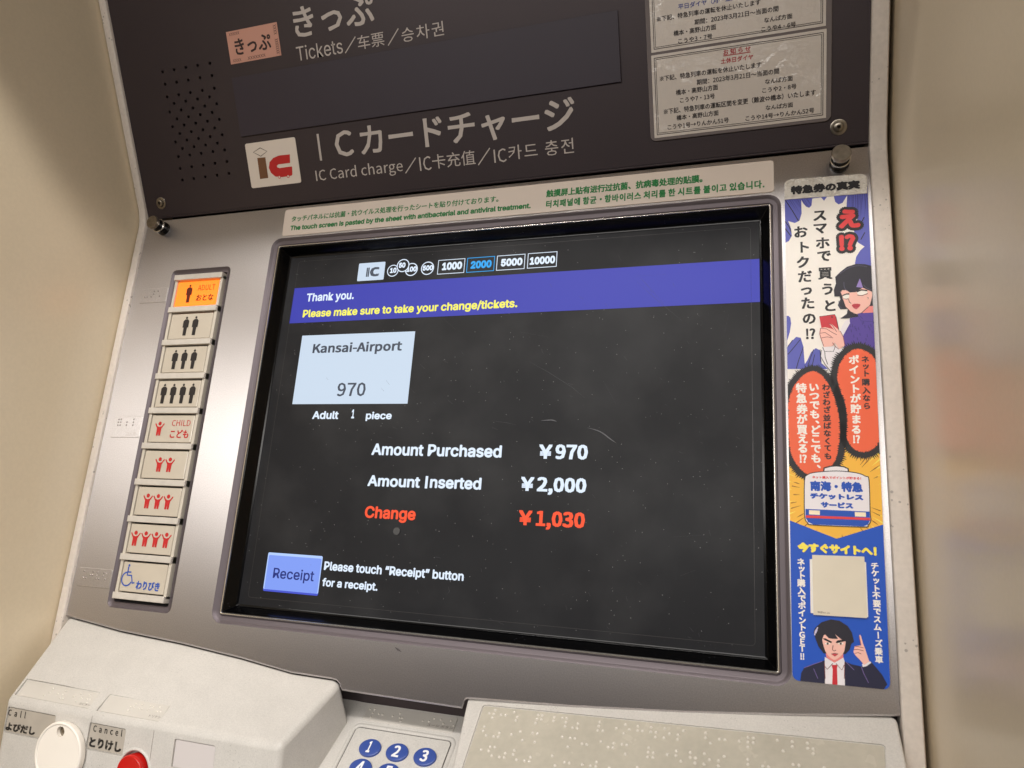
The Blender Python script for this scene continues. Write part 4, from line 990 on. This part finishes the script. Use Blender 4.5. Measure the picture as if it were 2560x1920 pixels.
def aq_in(p):
    n = len(CLIP)
    return all((CLIP[(i + 1) % n][0] - CLIP[i][0]) * (p[1] - CLIP[i][1]) - (CLIP[(i + 1) % n][1] - CLIP[i][1]) * (p[0] - CLIP[i][0]) >= 0 for i in range(n))
_a = tmesh('田', F_cjk, 0)[0]; _b = tmesh('田田', F_cjk, 0)[0]
EMW = max(v[0] for v in _b) - max(v[0] for v in _a); EMC = (max(v[1] for v in _a) + min(v[1] for v in _a)) / 2
cVIO = ink((92, 96, 186)); cVID = ink((62, 60, 128)); cBLK = ink((30, 27, 30)); cWHT = ink((250, 244, 236)); cRED = ink((226, 62, 64)); cORA = ink((242, 102, 62)); cYEL = ink((250, 190, 66)); cYE2 = ink((255, 232, 104)); cBRN = ink((150, 88, 34))
cBLU = ink((24, 84, 196)); cSKN = ink((250, 196, 182)); cSK2 = ink((240, 140, 136)); cHAR = ink((36, 33, 46)); cHA2 = ink((84, 84, 108)); cPUR = ink((84, 62, 154)); cPU2 = ink((62, 46, 122)); cSHI = ink((240, 234, 238)); cNAV = ink((34, 34, 62)); cTYL = ink((255, 236, 90)); cTBL = ink((24, 80, 186))
# violet ground and white speech burst
p = Art(LOW, AZ)
p.poly(A1, [(320, 560), (1520, 470), (1600, 3000), (320, 3000)], cVIO); p.lift()
rr = random.Random(4)
for i in range(14):
    x = 360 + i * 22; p.poly(A1, [(x, 640), (x + 7, 640), (x + 120 + rr.uniform(0, 60), 640 + rr.uniform(160, 330))], cVID)
for i in range(12):
    x = 1215 + i * 25; p.poly(A1, [(x, 560), (x + 12, 560), (x - 20 + rr.uniform(-10, 40), 560 + rr.uniform(200, 600))], cVID)
for a in ([(350, 665), (440, 800), (560, 1000)], [(350, 960), (400, 1030), (440, 1120)], [(350, 1060), (440, 1180)], [(1510, 750), (1440, 900), (1380, 1020)], [(1520, 1000), (1450, 1110), (1395, 1210)]):
    p.stl(A1, a, 0.0005, cBLK)
p.lift()
WB = [(570, 664), (600, 715), (640, 757), (680, 772), (712, 740), (722, 645), (845, 628), (885, 675), (925, 620), (1020, 612), (1040, 690), (1085, 725), (1140, 705), (1205, 600), (1196, 760), (1205, 900), (1345, 925), (1330, 1000), (1300, 1080), (1310, 1200), (1360, 1255), (1445, 1308), (1385, 1362), (1330, 1450), (1312, 1540), (1330, 1600),
      (1330, 2400), (1200, 2800), (1000, 3050), (850, 2920), (838, 2745), (770, 2712), (705, 2770), (655, 2880), (620, 2930), (614, 2880), (600, 2690), (562, 2568), (500, 2556), (430, 2625), (376, 2700), (376, 2610), (412, 2490), (430, 2370), (420, 2292), (395, 2266), (350, 2266), (340, 1262), (400, 1230), (440, 1160), (430, 1060), (390, 955), (480, 983), (545, 950), (575, 850)]
p.poly(A1, WB, cWHT); p.lift()
for a in ([(385, 2800), (470, 2700), (560, 2590)], [(384, 2690), (450, 2600)], [(660, 2960), (700, 2840), (740, 2730)], [(720, 2960), (755, 2800)], [(500, 3000), (540, 2860), (600, 2700)], [(830, 2730), (840, 2900)]): p.stl(A1, a, 0.00035, cBLK)
p.lift(); p.column(A1, [('ス', 825, 880), ('マ', 830, 1058), ('ホ', 865, 1262), ('で', 885, 1440), ('買', 900, 1680), ('う', 935, 1900), ('と', 965, 2128)], 208, cBLK, 0.012)
p.column(A1, [('お', 560, 1110), ('ト', 600, 1320), ('ク', 595, 1528), ('だ', 620, 1725), ('っ', 640, 1905), ('た', 660, 2095), ('の', 680, 2305), ('!?', 700, 2518)], 205, cBLK, 0.012)
for m, b in ((cBLK, 0.075), (cRED, 0.024)):
    p.lift(2); p.em('え', A1, (1228, 930), 330, m, b); p.em('!?', A1, (1205, 1260), 300, m, b, sx=1.0)
p.build('speech_burst_print', AD)
# woman with a red phone
p = Art(LOW, AZ + 0.00035)
p.poly(A2, [(1040, 290), (1110, 220), (1200, 150), (1330, 108), (1450, 112), (1600, 150), (1640, 500), (1640, 760), (1500, 700), (1420, 830), (1220, 860), (1110, 865), (1200, 800), (1215, 730), (1110, 735), (1075, 680), (1110, 600), (1100, 560), (1030, 560), (1020, 470), (1050, 380)], cHAR); p.lift()
p.poly(A2, [(1410, 700), (1560, 690), (1640, 760), (1640, 800), (1420, 815)], cSK2); p.lift()
p.poly(A2, [(1115, 480), (1200, 470), (1480, 430), (1550, 510), (1530, 640), (1500, 700), (1400, 790), (1330, 808), (1250, 770), (1180, 700), (1145, 600), (1140, 560)], cSKN, True); p.lift()
p.poly(A2, [(1120, 500), (1150, 440), (1240, 505), (1320, 500), (1420, 440), (1560, 500), (1520, 380), (1400, 290), (1200, 300), (1090, 400)], cHAR); p.lift()
p.poly(A2, [(1330, 430), (1380, 310), (1425, 440)], ink((150, 128, 196))); p.poly(A2, [(1145, 555), (1180, 540), (1225, 535), (1232, 575), (1190, 592), (1155, 585)], cWHT, True); p.poly(A2, [(1345, 500), (1420, 478), (1480, 490), (1475, 515), (1410, 540), (1360, 535)], cWHT, True)
for a, w in (([(1140, 550), (1190, 528), (1235, 525)], .0007), ([(1335, 495), (1400, 470), (1485, 480)], .0008), ([(1150, 585), (1190, 597), (1225, 592)], .0003), ([(1345, 542), (1410, 548), (1490, 520)], .0003), ([(1225, 600), (1235, 640), (1260, 655)], .0003), ([(1145, 600), (1180, 700), (1250, 770), (1330, 808), (1400, 790), (1500, 700)], .0003), ([(1480, 570), (1500, 580), (1490, 600)], .0002)):
    p.stl(A2, a, w, cBLK)
p.poly(A2, [(1270, 680), (1310, 662), (1385, 668), (1370, 705), (1320, 730), (1290, 715)], ink((196, 60, 74)), True)
p.poly(A2, [(1290, 715), (1330, 705), (1365, 715), (1330, 742)], ink((222, 110, 120)))
for a in ([(1100, 250), (1220, 170), (1350, 135), (1480, 150)], [(1160, 360), (1165, 430), (1200, 480)], [(1090, 620), (1095, 690), (1130, 725)], [(1430, 400), (1470, 440), (1540, 470)]): p.stl(A2, a, .0003, cHA2, True)
p.lift(); p.poly(A2, [(1240, 860), (1360, 840), (1350, 800), (1420, 790), (1640, 780), (1660, 1400), (1170, 1400), (1150, 1090), (1200, 980), (1240, 930)], cPUR); p.lift()
for i in range(26):
    x = 1190 + i * 17; y = 880 + rr.uniform(0, 330); p.stl(A2, [(x, y), (x + 8, y + 40)], .0004, cPU2)
for a in ([(1360, 840), (1400, 900), (1560, 910)], [(1380, 830), (1420, 870)]): p.stl(A2, a, .0003, cPU2)
p.poly(A2, [(1230, 870), (1245, 930), (1200, 1010), (1150, 1100), (1110, 1040), (1140, 960), (1180, 900)], cSHI)
p.poly(A2, [(865, 1260), (1020, 1250), (1150, 1290), (1150, 1450), (1000, 1640), (900, 1500), (838, 1390)], cSHI); p.lift()
p.stl(A2, [(865, 1260), (890, 1320), (1015, 1320), (1040, 1250)], .0003, cBLK); p.stl(A2, [(895, 1320), (900, 1400), (935, 1500)], .0003, cBLK); p.stl(A2, [(850, 1300), (838, 1390), (900, 1500), (990, 1610)], .0003, cBLK)
p.poly(A2, [(820, 840), (1030, 808), (1050, 840), (1095, 1050), (1040, 1180), (900, 1180), (850, 1000)], ink((206, 50, 62))); p.lift()
p.stl(A2, [(820, 840), (1030, 810), (1050, 845), (1095, 1050)], .0003, cBLK); p.poly(A2, [(980, 845), (995, 833), (1010, 845), (995, 860)], cBLK)
p.poly(A2, [(835, 1000), (900, 985), (1000, 1010), (1030, 1030), (950, 930), (1000, 950), (1060, 1000), (1110, 1040), (1150, 1120), (1170, 1240), (1100, 1290), (1030, 1200), (1000, 1250), (880, 1260), (870, 1190), (830, 1130)], cSKN); p.lift()
for a in ([(835, 1000), (920, 1010), (1000, 1060), (1060, 1090)], [(830, 1070), (900, 1060), (990, 1120)], [(850, 1135), (930, 1120), (1010, 1135)], [(950, 930), (1000, 960), (1060, 1050)], [(1000, 1200), (1050, 1260), (1090, 1290)], [(835, 1000), (825, 1080), (850, 1160), (880, 1250)], [(1110, 1040), (1150, 1120), (1172, 1240)]): p.stl(A2, a, .0003, ink((150, 66, 76)))
p.build('woman_print', AD)
# orange thought bubbles with bristly black rims
p = Art(LOW, AZ + 0.00068)
p.poly(A3, [(380, 1180), (1680, 1180), (1740, 3000), (400, 3000)], cYEL); p.lift()
for i in range(46):
    a = math.radians(i * 360 / 46 + rr.uniform(-2, 2)); r0, r1 = rr.uniform(560, 640), 1100; da = math.radians(rr.uniform(1, 2.6)); c = (1060, 2090)
    p.poly(A3, [(c[0] + r0 * math.cos(a), c[1] + r0 * math.sin(a)), (c[0] + r1 * math.cos(a - da), c[1] + r1 * math.sin(a - da)), (c[0] + r1 * math.cos(a + da), c[1] + r1 * math.sin(a + da))], cYE2)
for i in range(40):
    a = math.radians(i * 9 + rr.uniform(-3, 3)); r0 = rr.uniform(500, 600); r1 = r0 + rr.uniform(90, 300); c = (1060, 2090)
    p.stl(A3, [(c[0] + r0 * math.cos(a), c[1] + r0 * math.sin(a)), (c[0] + (r0 + r1) / 2 * math.cos(a), c[1] + (r0 + r1) / 2 * math.sin(a)), (c[0] + r1 * math.cos(a), c[1] + r1 * math.sin(a))], [.0001, .0005, .0001], cBRN)
p.lift()
OR_ = [(1350, 62), (1210, 120), (1100, 270), (1062, 450), (1100, 620), (1180, 850), (1200, 1080), (1198, 1300), (1290, 1450), (1430, 1500), (1560, 1460), (1660, 1330), (1720, 1000), (1700, 500), (1600, 220), (1500, 110)]
OL_ = [(730, 372), (610, 415), (500, 530), (415, 690), (385, 900), (390, 1300), (425, 1520), (520, 1690), (650, 1800), (850, 1790), (1000, 1680), (1075, 1520), (1108, 1260), (1100, 1050), (1065, 850), (1000, 650), (900, 480), (820, 400)]
def bristle(p, pts, w, m):
    q = catmull([Vector(LOW.h(A3(*t), p.z)) for t in pts], 16); q = ccw(q); out = []
    o = inset(q, -1.0 * w)
    for i, (a, b) in enumerate(zip(q, o)):
        k = 0.86 + 0.5 * rr.random() if i % 2 else 0.66 + 0.1 * rr.random()
        out.append((a[0] + (b[0] - a[0]) * k, a[1] + (b[1] - a[1]) * k))
    out = clip(out); p.pl(out, m)
bristle(p, OR_, .0036, cBLK); bristle(p, OL_, .0036, cBLK); p.lift()
for O_ in (OR_, OL_):
    q = ccw(catmull([Vector(LOW.h(A3(*t), p.z)) for t in O_], 16)); o = inset(q, 0.0010)
    q2_ = [(a[0] + (b[0] - a[0]) * (rr.random() if i % 2 else 0), a[1] + (b[1] - a[1]) * (rr.random() if i % 2 else 0)) for i, (a, b) in enumerate(zip(q, o))]
    p.pl(clip(q2_), cORA)
p.lift()
p.column(A3, [('ネ', 1455, 215), ('ッ', 1462, 308), ('ト', 1465, 410), ('購', 1462, 530), ('入', 1470, 645), ('な', 1472, 750), ('ら', 1478, 860)], 112, cBLK, 0.014)
p.column(A3, [('ポ', 1298, 222), ('イ', 1300, 358), ('ン', 1308, 492), ('ト', 1315, 622), ('が', 1320, 757), ('貯', 1325, 900), ('ま', 1330, 1045), ('る', 1330, 1185), ('!?', 1335, 1320)], 150, cWHT, 0.014)
p.column(A3, [('わ', 912, 600), ('ざ', 918, 705), ('わ', 920, 808), ('ざ', 925, 912), ('並', 925, 1025), ('ば', 930, 1132), ('な', 930, 1237), ('く', 935, 1345), ('て', 938, 1440), ('も', 940, 1552)], 110, cBLK, 0.014)
p.column(A3, [('い', 745, 600), ('つ', 752, 720), ('で', 755, 845), ('も', 757, 975), ('、', 757, 1110), ('ど', 765, 1190), ('こ', 770, 1310), ('で', 773, 1450), ('も', 775, 1585), ('、', 778, 1725)], 148, cWHT, 0.014)
p.column(A3, [('特', 570, 612), ('急', 575, 757), ('券', 580, 905), ('が', 580, 1045), ('買', 582, 1185), ('え', 590, 1312), ('る', 592, 1447), ('!?', 597, 1590)], 152, cWHT, 0.014)
p.build('orange_bubbles_print', AD)
# train front and blue footer
p = Art(LOW, AZ + 0.00086)
p.poly(A4, [(380, 988), (1060, 1255), (1760, 1040), (1900, 3400), (380, 3400)], cBLU); p.lift()
p.poly(A4, [(870, 340), (878, 270), (960, 246), (1060, 240), (1160, 250), (1226, 282), (1234, 340)], cBLK); p.lift(); p.poly(A4, [(888, 345), (894, 285), (970, 262), (1060, 256), (1150, 265), (1208, 290), (1216, 345)], cSHI); p.lift()
body = [(612, 430), (650, 368), (760, 332), (1060, 312), (1330, 338), (1460, 385), (1512, 440), (1528, 880), (1538, 1000), (1500, 1070), (1430, 1098), (740, 1070), (655, 1036), (614, 960), (606, 700)]
p.poly(A4, body, cBLK, True); p.lift()
q = inset(ccw(catmull([Vector(LOW.h(A4(*t), p.z)) for t in body])), 0.00042); p.pl(clip(q), cSHI); p.lift()
p.poly(A4, [(628, 842), (1514, 880), (1522, 1000), (1492, 1058), (1430, 1085), (740, 1058), (664, 1024), (630, 960)], cTBL); p.lift()
p.poly(A4, [(632, 930), (1522, 965), (1523, 1000), (636, 966)], cRED); p.poly(A4, [(678, 858), (828, 866), (826, 926), (678, 918)], ink((255, 238, 206))); p.poly(A4, [(1310, 885), (1463, 892), (1465, 952), (1312, 946)], ink((255, 238, 206)))
p.tx('ネット購入でポイントが貯まる！', A4, (722, 420), (1398, 442), 38, cRED, bold=0.014)
p.tx('南海・特急', A4, (695, 598), (1425, 612), 142, cTBL, bold=0.022); p.tx('チケットレス', A4, (693, 706), (1430, 724), 82, cTBL, bold=0.03); p.tx('サービス', A4, (840, 826), (1290, 840), 84, cTBL, bold=0.03)
p.tx('今すぐサイトへ！', A4, (520, 1448), (1617, 1492), 140, cTYL, bold=0.03)
p.column(A5, [('ネ', 565, 30), ('ッ', 575, 118), ('ト', 578, 218), ('購', 570, 320), ('入', 575, 430), ('で', 580, 530), ('ポ', 580, 632), ('イ', 580, 735), ('ン', 582, 838), ('ト', 588, 932), ('Ｇ', 582, 1035), ('Ｅ', 585, 1130), ('Ｔ', 583, 1225), ('!!', 585, 1335)], 112, cWHT, 0.014)
p.column(A5, [('チ', 1585, 85), ('ケ', 1592, 185), ('ッ', 1605, 282), ('ト', 1608, 395), ('不', 1608, 492), ('要', 1615, 605), ('で', 1620, 712), ('ス', 1620, 822), ('ム', 1625, 932), ('ー', 1630, 1040), ('ズ', 1640, 1152), ('乗', 1640, 1265), ('車', 1645, 1378)], 112, cWHT, 0.014)
p.build('train_and_footer_print', AD)
# man in a dark suit pointing up
p = Art(LOW, AZ + 0.00104)
p.poly(A5, [(560, 1640), (570, 1560), (610, 1490), (740, 1440), (880, 1390), (1040, 1370), (1170, 1400), (1260, 1440), (1400, 1470), (1530, 1400), (1600, 1480), (1690, 1590), (1760, 1720), (1700, 1800), (560, 1800)], cNAV); p.lift()
p.poly(A5, [(895, 1340), (900, 1800), (1175, 1800), (1170, 1400), (1150, 1340), (1030, 1420)], cSHI); p.poly(A5, [(1420, 1480), (1410, 1440), (1520, 1400), (1540, 1420), (1470, 1470)], cSHI); p.lift()
p.poly(A5, [(990, 1450), (1070, 1450), (1065, 1510), (1075, 1800), (995, 1800), (1005, 1510)], ink((206, 44, 56)))
p.poly(A5, [(905, 1270), (1150, 1270), (1150, 1350), (1030, 1420), (920, 1350)], cSK2); p.lift()
p.poly(A5, [(740, 1000), (760, 940), (850, 860), (980, 820), (1100, 840), (1210, 910), (1270, 1000), (1300, 1130), (1260, 1160), (1240, 1240), (1180, 1300), (880, 1290), (810, 1200), (770, 1100)], cHAR); p.lift()
p.poly(A5, [(860, 1080), (900, 1030), (1000, 1010), (1110, 1030), (1180, 1100), (1175, 1200), (1150, 1290), (1060, 1370), (1000, 1370), (920, 1290), (880, 1190)], cSKN, True); p.lift()
p.poly(A5, [(850, 1120), (890, 1020), (950, 1080), (1000, 1090), (1080, 1090), (1040, 1030), (1140, 1110), (1195, 1130), (1200, 1000), (1000, 930), (850, 990)], cHAR); p.lift()
p.poly(A5, [(865, 1085), (900, 1080), (995, 1130), (985, 1150), (900, 1110)], cBLK); p.poly(A5, [(1045, 1135), (1075, 1110), (1170, 1100), (1175, 1122), (1060, 1150)], cBLK)
for cx in (935, 1115):
    p.poly(A5, [(cx - 45, 1155), (cx, 1135), (cx + 45, 1158), (cx, 1172)], cWHT); p.lift(); p.poly(A5, [(cx - 14, 1140), (cx + 14, 1140), (cx + 12, 1170), (cx - 12, 1170)], ink((90, 70, 60)))
for a in ([(1010, 1180), (1000, 1240), (1025, 1258), (1050, 1245)], [(985, 1300), (1030, 1290), (1080, 1300)], [(895, 1470), (930, 1510), (1005, 1430)], [(1050, 1430), (1130, 1520), (1165, 1450)], [(890, 1420), (900, 1640)], [(1172, 1420), (1165, 1640)]): p.stl(A5, a, .00028, ink((120, 40, 44)))
p.poly(A5, [(990, 1305), (1030, 1295), (1078, 1303), (1035, 1335)], ink((204, 70, 80)))
p.poly(A5, [(1370, 1050), (1382, 1032), (1395, 1050), (1425, 1160), (1450, 1220), (1490, 1340), (1510, 1400), (1440, 1450), (1380, 1380), (1320, 1320), (1290, 1270), (1310, 1190), (1390, 1180)], cSKN); p.lift()
for a in ([(1310, 1190), (1370, 1200), (1430, 1215)], [(1295, 1240), (1350, 1235), (1430, 1255)], [(1310, 1290), (1360, 1280), (1400, 1300)], [(1370, 1050), (1395, 1180)]): p.stl(A5, a, .00028, ink((150, 70, 60)))
for a in ([(755, 1040), (765, 980), (800, 930)], [(770, 1010), (790, 960)]): p.stl(A5, a, .0005, ink((210, 200, 230)))
for a in ([(610, 1490), (740, 1440), (860, 1400)], [(1190, 1410), (1250, 1470), (1300, 1520)], [(1400, 1470), (1430, 1560), (1500, 1700)], [(740, 1500), (800, 1640)]): p.stl(A5, a, .00028, ink((120, 100, 160)))
p.build('man_print', AD)
# silvery header strip stuck over the top of the advert
hq = [LOW.h(t, 0.0009) for t in (A1(338, 388), A1(1478, 300), A1(1483, 572), A1(338, 660))]
HS = plate('header_strip', LOW, rpoly([hq[3], hq[2], hq[1], hq[0]], [0, 0, 0.0036, 0.0036]) if area2([hq[3], hq[2], hq[1], hq[0]]) > 0 else rpoly(hq, 0.001), 0.0007, 0.00115, M_foil, AD)
p = Print(LOW, 0.0013); p.tx('特急券の真実', A1, (425, 588), (1388, 512), 122, cBLK, bold=0.026); p.build('lettering', HS)
# blank paper tag pasted twice over the advert
BT = empty('paper_tag', LOW.w(*LOW.h(A5(1080, 700)), 0.002), 'small cream paper tag pasted over another, low on the blue part of the advert strip', 'paper tag')
uq = [LOW.h(t, .002) for t in (A4(688, 1535), A4(1465, 1578), A5(1497, 790), A5(700, 733))]
oq = [LOW.h(t, .002) for t in (A4(720, 1478), A4(1440, 1502), A5(1480, 803), A5(738, 757))]
plate('under_sheet', LOW, uq, 0.0017, 0.0021, mat('tag_white', (240, 236, 230), 0.5), BT); tg = plate('top_sheet', LOW, oq, 0.0022, 0.0026, mat('tag_cream', (226, 216, 196), 0.5, noise=(60, 0.03, 4)), BT)
p = Print(LOW, 0.0027); p.tx('管理No-10', A5, (795, 736), (965, 742), 26, ink((90, 80, 74))); p.build('lettering', tg)
